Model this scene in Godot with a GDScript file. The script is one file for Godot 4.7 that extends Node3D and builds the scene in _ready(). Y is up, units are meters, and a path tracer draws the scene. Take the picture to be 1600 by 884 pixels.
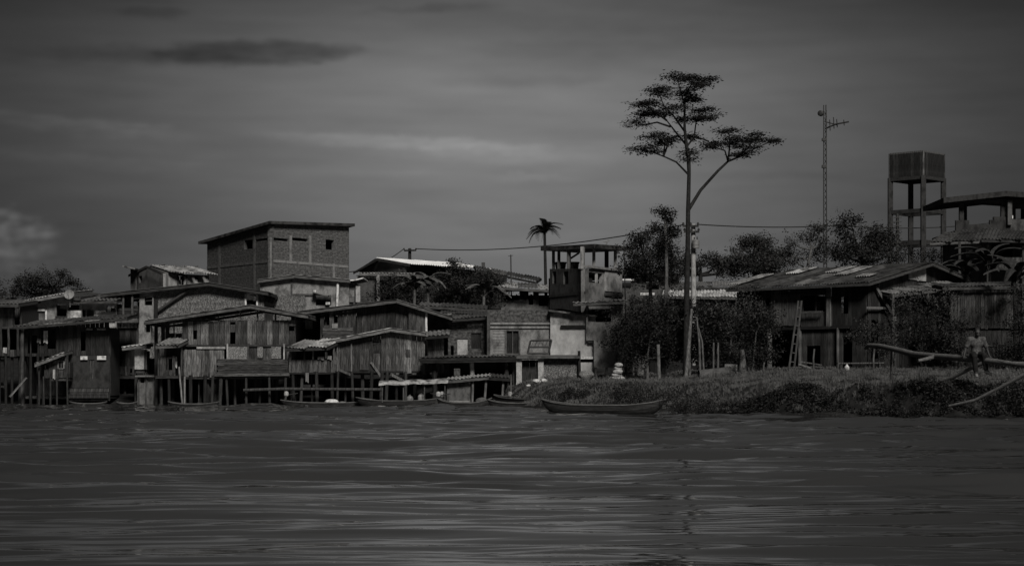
extends Node3D
# A river town on stilts seen from a low boat, under an overcast evening sky.

const F := 3100.0      # focal length, in photo pixels (1600 wide)
const H := 1.05        # height of the eye above the river
const HY := 597.0      # photo row of the horizon

var rng := RandomNumberGenerator.new()
var counts := {}
var M := {}            # materials
var X := {}            # textures
var S := {}            # shared meshes
var fo := Vector3.ZERO # base of the thing being built
var nz := FastNoiseLite.new()

func _ready():
	rng.seed = 7
	# ---------------------------------------------------------------- camera, sky, sun
	var cam = Camera3D.new(); cam.name = "camera"
	cam.position = Vector3(0, H, 0)
	cam.set_frustum(884.0 / F, Vector2(0, (HY - 442.0) / F), 1.0, 3000.0)
	add_child(cam); cam.current = true
	var env = Environment.new()
	env.background_mode = Environment.BG_SKY
	var sky = Sky.new(); var pm = PanoramaSkyMaterial.new()
	pm.panorama = make_sky(); pm.energy_multiplier = 0.071
	sky.sky_material = pm; env.sky = sky
	env.tonemap_mode = Environment.TONE_MAPPER_LINEAR
	env.tonemap_exposure = 2.4
	env.sdfgi_enabled = true; env.ssao_enabled = true; env.ssil_enabled = true
	var we = WorldEnvironment.new(); we.name = "world_environment"; we.environment = env; add_child(we)
	var sun = DirectionalLight3D.new(); sun.name = "sun"
	sun.light_energy = 0.5; sun.light_angular_distance = 14.0; sun.light_color = Color(1, 0.985, 0.96); sun.shadow_enabled = true
	add_child(sun); sun.look_at_from_position(Vector3(20, 60, 76), Vector3.ZERO)
	# ---------------------------------------------------------------- the place
	make_textures(); make_materials(); make_shared()
	make_terrain(); make_water()
	left_block(); middle_block(); right_block()
	vegetation(); poles_and_wires(); boats(); bank_things()
	person()

# ==================================================================== sky: air and clouds only
func sm(a, b, x):
	var t = clampf((x - a) / (b - a), 0.0, 1.0)
	return t * t * (3.0 - 2.0 * t)

func make_sky():
	var n = FastNoiseLite.new(); n.seed = 11; n.noise_type = FastNoiseLite.TYPE_SIMPLEX_SMOOTH; n.frequency = 1.0; n.fractal_octaves = 5
	var n2 = FastNoiseLite.new(); n2.seed = 5; n2.noise_type = FastNoiseLite.TYPE_SIMPLEX_SMOOTH; n2.frequency = 1.0; n2.fractal_octaves = 4
	# cloud banks: azimuth, height, half width, half height (degrees), lift, hardness, tilt
	var banks = [[-7.4, 9.32, 2.8, 0.34, -0.48, 4.0, 0.03], [-10.5, 9.2, 2.2, 0.2, -0.22, 1.4, 0.01], [-11.8, 9.15, 3.6, 0.3, -0.2, 1.3, 0.0], [-10.4, 10.4, 1.1, 0.12, -0.3, 1.5, 0.0], [-10.6, 10.72, 0.9, 0.08, -0.2, 1.3, 0.0], [2.0, 9.7, 4.4, 0.75, -0.2, 1.0, 0.0], [0.6, 8.62, 2.6, 0.15, -0.16, 1.3, 0.0],
		[-3.6, 7.0, 3.4, 0.22, 0.3, 2.0, -0.04], [-0.4, 6.7, 3.2, 0.32, 0.24, 1.3, -0.02], [-12.4, 7.3, 3.1, 0.26, 0.3, 1.8, -0.07], [-12.4, 6.3, 3.6, 0.2, 0.17, 1.5, -0.04], [0.6, 5.92, 1.6, 0.11, 0.2, 1.8, -0.03], [-3.2, 6.02, 2.0, 0.08, 0.08, 1.5, 0.0],
		[-15.1, 4.0, 1.9, 0.78, 0.55, 3.5, 0.0], [-13.9, 4.35, 0.6, 0.34, 0.4, 2.4, 0.0], [-14.5, 3.3, 1.3, 0.62, 0.36, 2.2, 0.0], [-13.3, 2.8, 1.5, 0.4, 0.3, 1.8, 0.0], [7.5, 5.9, 3.5, 0.12, -0.1, 1.3, 0.0], [10.5, 8.2, 4.0, 0.5, -0.08, 1.0, 0.0], [-2.4, 10.66, 1.9, 0.09, -0.22, 1.6, 0.05], [6.0, 10.6, 6.0, 0.5, -0.1, 1.0, 0.0]]
	var shade = func(az, el, fine):
		if el < -0.5: return 0.3
		var a = deg_to_rad(az)
		var g = exp(-pow((az + 0.3) / 10.3, 2.0))
		var side = 0.15 + 0.85 * lerpf(g, 0.25, sm(12.0, 40.0, el))
		var up = 0.86 + 0.26 * sm(2.0, 7.2, el) - 0.58 * sm(8.2, 11.6, el) + 0.2 * sm(14.0, 40.0, el)
		var q = n.get_noise_3d(sin(a) * 9.0, el * 0.85, cos(a) * 9.0); var v = side * up * (1.0 + 0.14 * q + 0.09 * n.get_noise_2d(az * 0.22, el * 2.4) * (1.0 - sm(16.0, 30.0, el)))
		if fine:
			var wx = n2.get_noise_2d(az * 0.55, el * 2.2); var wy = n2.get_noise_2d(az * 0.7 + 40.0, el * 2.4)
			for b in banks:
				var puff = b[3] > 0.3 and b[4] > 0.24
				var dx = (az - b[0] + wx * 0.8) / b[2]
				if absf(dx) > 2.0: continue
				var dy = (el - b[1] - b[6] * (az - b[0]) + wy * (0.5 if puff else 0.12)) / b[3]
				if not puff: dy *= (2.2 if dy > 0.0 else 0.8) if b[4] > 0.0 else (1.0 if dy < 0.0 else 0.9)
				var r = dx * dx + dy * dy
				if r < 4.0: v *= 1.0 + b[4] * exp(-pow(r, b[5])) * (1.0 + (0.7 if b[4] > 0.0 else 0.25) * (n2.get_noise_2d(az * 2.0 + 9.0, el * 2.4) if puff else n2.get_noise_2d(az * 0.8 + 9.0, el * 5.0)))
		return v
	var make = func(w, h, x0, y0, full_w, full_h, fine):
		var px = PackedFloat32Array(); px.resize(w * h * 3)
		for j in h:
			for i in w:
				var v = shade.call(fposmod((i + x0 + 0.5) * 360.0 / full_w + 180.0, 360.0) - 180.0, 90.0 - (j + y0 + 0.5) * 180.0 / full_h, fine)
				var o = (j * w + i) * 3; px[o] = v; px[o + 1] = v; px[o + 2] = v
		return Image.create_from_data(w, h, false, Image.FORMAT_RGBF, px.to_byte_array())
	var im = make.call(512, 256, 0, 0, 512, 256, false)
	im.resize(4096, 2048, Image.INTERPOLATE_BILINEAR)
	# the banks of cloud, drawn finer than the rest
	for side in [[0, 250], [4096 - 250, 250]]:
		var part = make.call(side[1], 170, side[0], 862, 4096, 2048, true)
		im.blit_rect(part, Rect2i(0, 0, side[1], 170), Vector2i(side[0], 862))
	return ImageTexture.create_from_image(im)

# ==================================================================== textures and materials (all computed)
func nimg(sd, freq, oct, w, h):
	var n = FastNoiseLite.new(); n.seed = sd; n.frequency = freq; n.fractal_octaves = oct; n.noise_type = FastNoiseLite.TYPE_SIMPLEX_SMOOTH
	return n.get_seamless_image(w, h).get_data()

func tex_from(w, h, fn):
	var d = PackedByteArray(); d.resize(w * h)
	for y in h:
		for x in w:
			d[y * w + x] = int(clampf(fn.call(x, y), 0.0, 1.0) * 255.0)
	var im = Image.create_from_data(w, h, false, Image.FORMAT_L8, d)
	im.convert(Image.FORMAT_RGB8)
	return ImageTexture.create_from_image(im)

func make_textures():
	var k = 256
	var a = nimg(1, 0.02, 5, k, k); var b = nimg(2, 0.06, 3, k, k); var c = nimg(3, 0.2, 2, k, k)
	X.grain = tex_from(k, k, func(x, y): return 0.42 + 0.5 * a[y * k + x] / 255.0 + 0.25 * (c[y * k + x] / 255.0 - 0.5) - 0.35 * sm(0.62, 0.8, b[y * k + x] / 255.0))
	X.plaster = tex_from(k, k, func(x, y): return 0.98 - 0.3 * sm(0.4, 0.95, a[y * k + x] / 255.0) - 0.2 * (b[y * k + x] / 255.0) + 0.22 * (c[y * k + x] / 255.0 - 0.5))
	X.soft = tex_from(k, k, func(x, y): return 0.8 + 0.2 * (a[y * k + x] / 255.0) + 0.08 * (c[y * k + x] / 255.0 - 0.5) - 0.1 * (b[y * k + x] / 255.0 - 0.5))
	X.rubble = tex_from(k, k, func(x, y): return 0.42 + 0.34 * sm(0.2, 0.85, b[y * k + x] / 255.0) + 0.3 * (c[y * k + x] / 255.0 - 0.4) + 0.3 * (a[y * k + x] / 255.0 - 0.5))
	X.tin = tex_from(k, k, func(x, y): return 0.95 - 0.6 * sm(0.4, 0.75, a[y * k + x] / 255.0) - 0.3 * sm(0.55, 0.8, b[y * k + x] / 255.0) + 0.1 * (c[y * k + x] / 255.0 - 0.5))
	X.soil = tex_from(k, k, func(x, y): return 0.5 + 0.5 * (a[y * k + x] / 255.0 - 0.3) + 0.5 * (b[y * k + x] / 255.0 - 0.5) + 0.3 * (c[y * k + x] / 255.0 - 0.5))
	X.bark = tex_from(k, k, func(x, y): return 0.4 + 0.6 * (b[y * k + x] / 255.0) + 0.3 * (c[y * k + x] / 255.0 - 0.5) - 0.3 * (a[y * k + x] / 255.0 - 0.5))
	var m = 512
	var e = nimg(8, 0.015, 5, m, m); var g = nimg(9, 0.12, 2, m, m)
	X.brick = tex_from(m, m, func(x, y):
		var row = int(y / 32.0); var xx = (x + (32 if row % 2 else 0)) % m
		var col = int(xx / 64.0)
		var mortar = y % 32 < 5 or xx % 64 < 5
		var one = fmod(sin(row * 12.9898 + col * 78.233) * 43758.5, 1.0)
		var v = 0.8 if mortar else 0.56 + 0.22 * absf(one)
		return v - 0.45 * (e[y * m + x] / 255.0 - 0.35) + 0.2 * (g[y * m + x] / 255.0 - 0.5))

func mat(key, grey, tex = "", scale = Vector3.ONE, rough = 0.9, spec = 0.3):
	var m = StandardMaterial3D.new(); m.resource_name = key
	m.albedo_color = Color(grey, grey, grey).linear_to_srgb()
	m.roughness = rough; m.metallic_specular = spec
	if tex:
		m.albedo_texture = X[tex]; m.uv1_triplanar = true; m.uv1_world_triplanar = true; m.uv1_scale = scale
	M[key] = m
	return m

func make_materials():
	var gv = Vector3(2.6, 0.3, 2.6); var gh_ = Vector3(0.3, 2.6, 2.6)
	var tones = [0.035, 0.065, 0.1, 0.16, 0.25, 0.36]
	for i in 6:
		mat("wood%d" % i, tones[i], "grain", gv); mat("beam%d" % i, tones[i], "grain", gh_)
	for i in 5: mat("plaster%d" % i, [0.07, 0.12, 0.22, 0.36, 0.6][i], "plaster", Vector3(0.33, 0.22, 0.33))
	mat("rubble", 0.28, "rubble", Vector3(0.85, 0.85, 0.85))
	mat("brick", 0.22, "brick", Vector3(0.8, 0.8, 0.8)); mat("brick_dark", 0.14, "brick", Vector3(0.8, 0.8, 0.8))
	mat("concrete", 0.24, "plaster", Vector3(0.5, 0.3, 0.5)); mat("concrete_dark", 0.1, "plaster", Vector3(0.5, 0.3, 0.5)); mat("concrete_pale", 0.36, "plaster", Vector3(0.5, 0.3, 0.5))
	for i in 5:
		mat("tin%d" % i, [0.06, 0.12, 0.22, 0.4, 0.62][i], "tin", Vector3(0.3, 0.3, 0.3), 0.55, 0.5)
	mat("tin_rust", 0.04, "tin", Vector3(0.25, 0.25, 0.25), 0.8, 0.25); mat("concrete_black", 0.035, "plaster", Vector3(0.5, 0.3, 0.5))
	mat("tin_bright", 0.97, "soft", Vector3(0.2, 0.2, 0.2), 0.35, 0.5)
	mat("plaster_black", 0.035, "plaster", Vector3(0.33, 0.22, 0.33)); mat("white_wall", 0.42, "soft", Vector3(0.4, 0.25, 0.4)); mat("white", 0.66, "plaster", Vector3(0.8, 0.8, 0.8), 0.7); mat("sack", 0.42, "plaster", Vector3(1.5, 0.8, 1.5)); mat("cloth", 0.5, "plaster", Vector3(0.9, 0.4, 0.9)); mat("cloth_dark", 0.06, "grain", Vector3(1, 1, 1))
	mat("steel_dark", 0.035, "plaster", Vector3(1, 1, 1), 0.6, 0.4); mat("steel", 0.2, "plaster", Vector3(1, 1, 1), 0.5, 0.4)
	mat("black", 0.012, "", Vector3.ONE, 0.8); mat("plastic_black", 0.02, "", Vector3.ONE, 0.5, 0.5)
	mat("mesh_panel", 0.4, "rubble", Vector3(1.4, 1.4, 1.4))
	mat("bark", 0.16, "bark", Vector3(1.5, 0.3, 1.5)); mat("bark_dark", 0.03, "bark", Vector3(1.5, 0.3, 1.5)); mat("bark_pale", 0.22, "bark", Vector3(1.5, 0.3, 1.5)); mat("log", 0.2, "bark", Vector3(0.5, 1.5, 1.5))
	mat("soil", 0.035, "soil", Vector3(0.22, 0.22, 0.22)); mat("hull", 0.045, "grain", gh_, 0.7); mat("hull_pale", 0.17, "grain", gh_, 0.7)
	mat("skin", 0.035, "", Vector3.ONE, 0.6); mat("shirt", 0.15, "grain", Vector3(2, 2, 2)); mat("trousers", 0.025, "grain", Vector3(2, 2, 2)); mat("hair", 0.008, "", Vector3.ONE, 0.7); mat("shoe", 0.2, "plaster", Vector3(3, 3, 3))
	for q in [["leaf", 0.03], ["leaf_dark", 0.018], ["leaf_pale", 0.07], ["grass", 0.1], ["banana", 0.15]]:
		var m = mat(q[0], q[1], "", Vector3.ONE, 0.6, 0.25)
		m.vertex_color_use_as_albedo = true; m.cull_mode = BaseMaterial3D.CULL_DISABLED
		m.backlight_enabled = true; m.backlight = Color(0.04, 0.04, 0.04)
	mat("river", 0.024, "", Vector3.ONE, 0.05, 0.75)

# ==================================================================== naming
func num(parent, n):
	var k = str(parent.get_instance_id()) + n
	var c = counts.get(k, 0); counts[k] = c + 1
	return n if c == 0 else "%s_%03d" % [n, c]

func tag(o, label, cat, group = ""):
	o.set_meta("label", label); o.set_meta("category", cat)
	if group: o.set_meta("group", group)

func T(n, label, cat, base, group = ""):
	var o = Node3D.new(); o.name = num(self, n); add_child(o, true); o.position = base; fo = base
	tag(o, label, cat, group)
	return o

func P(st, n, m, parent):
	var o = MeshInstance3D.new(); o.name = num(parent, n); o.mesh = st.commit() if st is SurfaceTool else st; o.material_override = M[m] if m is String else m
	parent.add_child(o, true)
	return o

func solo(st, n, label, cat, m, group = ""):       # a thing that is one mesh; fo is set by base()
	var o = P(st, n, m, self); o.position = fo; tag(o, label, cat, group)
	return o

func base(p): fo = p

func place(mesh, n, m, parent, t: Transform3D):     # a shared mesh, put at a world transform
	var o = P(mesh, n, m, parent); t.origin -= fo; o.transform = t
	return o

# ==================================================================== shapes
func mb():
	var st = SurfaceTool.new(); st.begin(Mesh.PRIMITIVE_TRIANGLES); return st

func vx(st, p, n):
	st.set_normal(n); st.add_vertex(p - fo)

func tri(st, a, b, c, n):
	if (c - a).cross(b - a).dot(n) < 0.0:
		var t = b; b = c; c = t
	vx(st, a, n); vx(st, b, n); vx(st, c, n)

func tri3(st, a, b, c):                             # corners with normals of their own
	if (c[0] - a[0]).cross(b[0] - a[0]).dot(a[1] + b[1] + c[1]) < 0.0:
		var t = b; b = c; c = t
	for e in [a, b, c]: vx(st, e[0], e[1])

func quad(st, a, b, c, d, away):                    # flat, facing away from the point away
	var n = (c - a).cross(b - a)
	if n.length_squared() < 1e-14: n = (d - a).cross(c - a)
	n = n.normalized()
	if n.dot((a + b + c + d) / 4.0 - away) < 0.0: n = -n
	tri(st, a, b, c, n); tri(st, a, c, d, n)

func hexa(st, c):                                   # 8 corners: bottom 0-3, top 4-7, both going round
	var m = Vector3.ZERO
	for p in c: m += p / 8.0
	quad(st, c[0], c[1], c[2], c[3], m); quad(st, c[4], c[5], c[6], c[7], m)
	for i in 4: quad(st, c[i], c[(i + 1) % 4], c[4 + (i + 1) % 4], c[4 + i], m)

func box(st, c, s, b = Basis()):
	var h = s / 2.0; var k = []
	for y in [-1, 1]:
		for q in [[-1, -1], [1, -1], [1, 1], [-1, 1]]: k.append(c + b * Vector3(q[0] * h.x, y * h.y, q[1] * h.z))
	hexa(st, k)

func along(a, b, up = Vector3.UP):                  # basis whose x runs from a to b
	var x = (b - a).normalized()
	if absf(x.dot(up)) > 0.98: up = Vector3(0, 0, 1)
	var z = x.cross(up).normalized()
	return Basis(x, z.cross(x), z)

func bar(st, a, b, w, h):                           # squared timber, w wide, h high
	box(st, (a + b) / 2.0, Vector3(a.distance_to(b), h, w), along(a, b))

func tube(st, pts, radii, sides = 7, caps = true):
	var n = pts.size(); var rings = []
	for i in n:
		var d = (pts[mini(i + 1, n - 1)] - pts[maxi(i - 1, 0)]).normalized()
		var s = d.cross(Vector3(0, 0, 1) if absf(d.z) < 0.9 else Vector3.UP).normalized(); var t = d.cross(s)
		var ring = []
		for k in sides:
			var a = TAU * k / sides; ring.append(s * cos(a) + t * sin(a))
		rings.append(ring)
	for i in n - 1:
		var ra = radii[i] if radii is Array else radii; var rb = radii[i + 1] if radii is Array else radii
		for k in sides:
			var l = (k + 1) % sides
			var a = rings[i][k]; var b = rings[i][l]; var c = rings[i + 1][l]; var d = rings[i + 1][k]
			var q = [[pts[i] + a * ra, a], [pts[i] + b * ra, b], [pts[i + 1] + c * rb, c], [pts[i + 1] + d * rb, d]]
			tri3(st, q[0], q[1], q[2]); tri3(st, q[0], q[2], q[3])
	if caps:
		for e in [0, n - 1]:
			var r = radii[e] if radii is Array else radii
			var away = (pts[e] - pts[1 if e == 0 else n - 2]).normalized()
			for k in range(1, sides - 1): tri(st, pts[e] + rings[e][0] * r, pts[e] + rings[e][k] * r, pts[e] + rings[e][k + 1] * r, away)

func lathe(st, at, prof, sides = 14):               # prof: [radius, height]
	var prev = []
	for i in prof.size():
		var ring = []
		for k in sides: ring.append(at + Vector3(cos(TAU * k / sides) * prof[i][0], prof[i][1], sin(TAU * k / sides) * prof[i][0]))
		if i > 0:
			for k in sides:
				var l = (k + 1) % sides
				quad(st, prev[k], prev[l], ring[l], ring[k], at + Vector3(0, (prof[i][1] + prof[i - 1][1]) / 2.0 - (0.01 if prof[i][1] >= prof[i - 1][1] else -0.01), 0))
		prev = ring

func W(px, py, d): return Vector3((px - 800.0) / F * d, H + (HY - py) / F * d, -d)
func hy(py, d): return H + (HY - py) / F * d
func ground(px, d):
	var x = (px - 800.0) / F * d
	return Vector3(x, gh(x, -d), -d)

# ==================================================================== walls: a face is the vertical plane through two places
func face(x0, d0, x1, d1):
	var p = Vector3((x0 - 800.0) / F * d0, 0, -d0); var q = Vector3((x1 - 800.0) / F * d1, 0, -d1)
	var u = (q - p).normalized(); var n = Vector3(-u.z, 0, u.x)
	if n.z < 0: n = -n
	return {"p": p, "q": q, "u": u, "w": p.distance_to(q), "n": n}
func fu(f, px):
	var k = (px - 800.0) / F
	return -(f.p.x + k * f.p.z) / (f.u.x + k * f.u.z)
func fdep(f, px): return -(f.p.z + f.u.z * fu(f, px))
func fh(f, px, py): return hy(py, fdep(f, px))
func fp(f, t, h, off = 0.0): return f.p + f.u * t + f.n * off + Vector3(0, h, 0)
func fpx(f, px, py, off = 0.0): return fp(f, fu(f, px), fh(f, px, py), off)
func frect(f, r):
	var a = fu(f, r[0]); var b = fu(f, r[2])
	return [minf(a, b), fh(f, (r[0] + r[2]) / 2.0, r[3]), maxf(a, b), fh(f, (r[0] + r[2]) / 2.0, r[1])]
func profile(f, top):
	var o = []
	for q in top: o.append([fu(f, q[0]), fh(f, q[0], q[1])])
	o.sort_custom(func(a, b): return a[0] < b[0])
	return o
func prof(pr, t):
	if t <= pr[0][0]: return pr[0][1]
	for i in pr.size() - 1:
		if t <= pr[i + 1][0]: return lerpf(pr[i][1], pr[i + 1][1], (t - pr[i][0]) / maxf(1e-5, pr[i + 1][0] - pr[i][0]))
	return pr[-1][1]
func spans(lo, hi, holes, t):
	var o = [[lo, hi]]
	for r in holes:
		if t > r[0] and t < r[2]:
			var k = []
			for s in o:
				if r[1] > s[0]: k.append([s[0], minf(s[1], r[1])])
				if r[3] < s[1]: k.append([maxf(s[0], r[3]), s[1]])
				if r[1] <= s[0] and r[3] >= s[1]: pass
			o = k
	return o.filter(func(s): return s[1] - s[0] > 0.03)

func wall(th, n, f, x0, x1, yb, top, holes, m, thick = 0.16, off = 0.0):   # masonry with real openings
	var st = mb(); var pr = profile(f, top); var hs = holes.map(func(r): return frect(f, r))
	var t0 = fu(f, x0); var t1 = fu(f, x1); var lo = fh(f, (x0 + x1) / 2.0, yb)
	var cuts = [t0, t1]
	for r in hs: cuts += [r[0], r[2]]
	for q in pr: cuts.append(q[0])
	cuts = cuts.filter(func(c): return c >= minf(t0, t1) and c <= maxf(t0, t1)); cuts.sort()
	for i in cuts.size() - 1:
		var a = cuts[i]; var b = cuts[i + 1]
		if b - a < 0.004: continue
		var ha = prof(pr, a); var hb = prof(pr, b)
		for s in spans(lo, maxf(ha, hb), hs, (a + b) / 2.0):
			var ta = minf(s[1], ha) if s[1] < maxf(ha, hb) - 0.001 else ha; var tb = minf(s[1], hb) if s[1] < maxf(ha, hb) - 0.001 else hb
			hexa(st, [fp(f, a, s[0], off), fp(f, b, s[0], off), fp(f, b, s[0], off - thick), fp(f, a, s[0], off - thick), fp(f, a, ta, off), fp(f, b, tb, off), fp(f, b, tb, off - thick), fp(f, a, ta, off - thick)])
	return P(st, n, m, th)

func planks(th, f, x0, x1, yb, top, holes, pw, mats, o = {}):              # wall frame > plank
	var off = o.get("off", 0.0); var rag = o.get("rag", 0.05); var skip = o.get("skip", 0.0)
	var pr = profile(f, top); var hs = holes.map(func(r): return frect(f, r))
	var ta = minf(fu(f, x0), fu(f, x1)); var tb = maxf(fu(f, x0), fu(f, x1)); var lo = fh(f, (x0 + x1) / 2.0, yb)
	var st = mb()
	var mid = prof(pr, (ta + tb) / 2.0)
	for h in [lo + 0.06, minf(prof(pr, ta), prof(pr, tb)) - 0.08]: bar(st, fp(f, ta, h, off - 0.075), fp(f, tb, h, off - 0.075), 0.06, 0.09)
	for k in 3:
		var t = lerpf(ta + 0.05, tb - 0.05, k / 2.0); bar(st, fp(f, t, lo, off - 0.075), fp(f, t, prof(pr, t) - 0.05, off - 0.075), 0.05, 0.07)
	var part = P(st, o.get("name", "wall_frame"), o.get("frame", "wood1"), th)
	var t = ta
	while t < tb - 0.03:
		var w = minf(pw * rng.randf_range(0.72, 1.3), tb - t)
		if tb - t - w < 0.06: w = tb - t
		if rng.randf() >= skip:
			for s in spans(lo, minf(prof(pr, t), prof(pr, t + w)), hs, t + w / 2.0):
				var b0 = s[0] - (rng.randf_range(0.0, rag) if absf(s[0] - lo) < 0.01 else 0.0)
				var b = Basis(f.u, Vector3.UP, f.n) * Basis(Vector3(0, 0, 1), rng.randf_range(-1, 1) * o.get("tilt", 0.005)) * Basis().scaled(Vector3(w - rng.randf_range(0.004, 0.016), s[1] - b0, 0.026))
				place(S["plank%d" % rng.randi_range(0, 3)], "plank", mats[rng.randi() % mats.size()], part, Transform3D(b, fp(f, t + w / 2.0, (s[1] + b0) / 2.0, off + rng.randf_range(-0.004, 0.014))))
		t += w
	return part

func hboards(th, f, r, bh, mats, o = {}):                                   # boards lying across, in a panel
	var off = o.get("off", 0.0); var q = frect(f, r); var st = mb()
	for t in [q[0] + 0.04, (q[0] + q[2]) / 2.0, q[2] - 0.04]: bar(st, fp(f, t, q[1], off - 0.05), fp(f, t, q[3], off - 0.05), 0.05, 0.06)
	for h in [q[1] + 0.05, q[3] - 0.05]: bar(st, fp(f, q[0] + 0.02, h, off - 0.051), fp(f, q[2] - 0.02, h, off - 0.051), 0.04, 0.05)
	var part = P(st, o.get("name", "panel_frame"), o.get("frame", "wood1"), th)
	var h = q[1]
	while h < q[3] - 0.02:
		var w = minf(bh * rng.randf_range(0.85, 1.15), q[3] - h)
		var b = Basis(f.u, Vector3.UP, f.n) * Basis(Vector3(0, 0, 1), rng.randf_range(-1, 1) * 0.004) * Basis().scaled(Vector3(q[2] - q[0] + rng.randf_range(-0.04, 0.05), w - 0.012, 0.026))
		place(S["plank%d" % rng.randi_range(0, 3)], "plank", mats[rng.randi() % mats.size()], part, Transform3D(b, fp(f, (q[0] + q[2]) / 2.0, h + w / 2.0, off + rng.randf_range(0, 0.01))))
		h += w
	return part

func panel(th, n, f, r, m, off = 0.0, thick = 0.05):
	var q = frect(f, r); var st = mb()
	box(st, fp(f, (q[0] + q[2]) / 2.0, (q[1] + q[3]) / 2.0, off), Vector3(q[2] - q[0], q[3] - q[1], thick), Basis(f.u, Vector3.UP, f.n))
	return P(st, n, m, th)

func frame(th, n, f, r, m, w = 0.06, off = 0.02, cross = 0):                # window or door frame, with glazing bars
	var q = frect(f, r); var st = mb(); var h = w / 2.0
	bar(st, fp(f, q[0] - h, q[1] - h, off), fp(f, q[0] - h, q[3] + h, off), 0.08, w); bar(st, fp(f, q[2] + h, q[1] - h, off), fp(f, q[2] + h, q[3] + h, off), 0.08, w)
	bar(st, fp(f, q[0], q[3] + h, off - 0.002), fp(f, q[2], q[3] + h, off - 0.002), 0.078, w); bar(st, fp(f, q[0], q[1] - h, off - 0.002), fp(f, q[2], q[1] - h, off - 0.002), 0.078, w)
	for k in cross:
		var t = lerpf(q[0], q[2], (k + 1.0) / (cross + 1.0)); bar(st, fp(f, t, q[1], off - 0.01), fp(f, t, q[3], off - 0.01), 0.03, 0.03)
	return P(st, n, m, th)

func body(th, f, x0, x1, yb, yt, deep, m = "wood1", inset = 0.03):                        # the walls out of sight, and the floor
	var a = minf(fu(f, x0), fu(f, x1)) + inset; var b = maxf(fu(f, x0), fu(f, x1)) - inset; var xm = (x0 + x1) / 2.0
	var lo = fh(f, xm, yb); var hi = fh(f, xm, yt); var bs = Basis(f.u, Vector3.UP, f.n)
	var st = mb(); box(st, fp(f, (a + b) / 2.0, (lo + hi) / 2.0, -deep), Vector3(b - a, hi - lo, 0.1), bs); P(st, "back_wall", m, th)
	for t in [a, b]:
		st = mb(); box(st, fp(f, t, (lo + hi) / 2.0, -deep / 2.0 - 0.1), Vector3(0.08, hi - lo, deep - 0.35), bs); P(st, "side_wall", m, th)
	st = mb(); box(st, fp(f, (a + b) / 2.0, lo - 0.08, -deep / 2.0), Vector3(b - a, 0.12, deep - 0.1), bs); P(st, "floor", "beam2", th)

func shell(th, a, b, c, lo, ha, hb, hc, m = "black"):                      # the two far walls of a building seen at its corner b, up to its roof
	var d = a + c - b; var hd = ha + hc - hb
	for q in [[a, d, ha, hd], [c, d, hc, hd]]:
		var e = (q[1] - q[0]).normalized() * 0.12; var w = Vector3(-e.z, 0, e.x) * 0.4; var st = mb(); var p0 = q[0] + e; var p1 = q[1] - e
		hexa(st, [p0 + w + Vector3(0, lo, 0), p1 + w + Vector3(0, lo, 0), p1 - w + Vector3(0, lo, 0), p0 - w + Vector3(0, lo, 0), p0 + w + Vector3(0, q[2], 0), p1 + w + Vector3(0, q[3], 0), p1 - w + Vector3(0, q[3], 0), p0 - w + Vector3(0, q[2], 0)])
		P(st, "back_wall", m, th)

func slope(part, e0, e1, r0, r1, mats, w = 0.95):                           # sheets that run from the ridge down to the eave
	var n = maxi(1, int(round(e0.distance_to(e1) / w)))
	for i in n:
		var t = (i + 0.5) / n
		var e = e0.lerp(e1, t); var r = r0.lerp(r1, t)
		var z = (e - r).normalized(); var x = ((e1 - e0) / n); x = x - z * x.dot(z); var y = z.cross(x).normalized()
		if y.y < 0: y = -y
		var wid = x.length() * 1.05 + 0.02; x = y.cross(z)
		var l = e.distance_to(r) + rng.randf_range(-0.02, 0.07)
		var b = Basis(x * wid, y, z * l) * Basis(Vector3(0, 1, 0), rng.randf_range(-0.006, 0.006))
		place(S.sheet, "roof_sheet", mats[rng.randi() % mats.size()], part, Transform3D(b, r + y * (0.03 + 0.012 * (i % 2) + rng.randf_range(0, 0.008))))

func roof_part(th, edges, m = "beam2", hgt = 0.12, drop = 0.07):            # the timbers under a roof
	var st = mb()
	for e in edges: bar(st, e[0] - Vector3(0, drop, 0), e[1] - Vector3(0, drop, 0), 0.045, hgt)
	return P(st, "roof", m, th)

func gable_roof(th, f, l, p, r, oh, back, mats, fascia = "beam2", matsr = []):  # gable towards the river: left eave, peak, right eave in photo places
	var a = fpx(f, l[0], l[1], oh); var b = fpx(f, p[0], p[1], oh); var c = fpx(f, r[0], r[1], oh); var k = f.n * -(oh + back)
	var part = roof_part(th, [[a, b], [b, c], [a + k, b + k], [b + k, c + k], [b, b + k], [a, a + k], [c, c + k], [a.lerp(b, 0.5), a.lerp(b, 0.5) + k], [c.lerp(b, 0.5), c.lerp(b, 0.5) + k]], fascia)
	slope(part, a, a + k, b, b + k, mats); slope(part, c, c + k, b, b + k, matsr if matsr else mats)
	return part

func slope_roof(th, e0, e1, r0, r1, mats, fascia = "beam2"):
	var part = roof_part(th, [[e0, e1], [r0, r1], [e0, r0], [e1, r1], [e0.lerp(e1, 0.5), r0.lerp(r1, 0.5)]], fascia)
	slope(part, e0, e1, r0, r1, mats)
	return part

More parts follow.
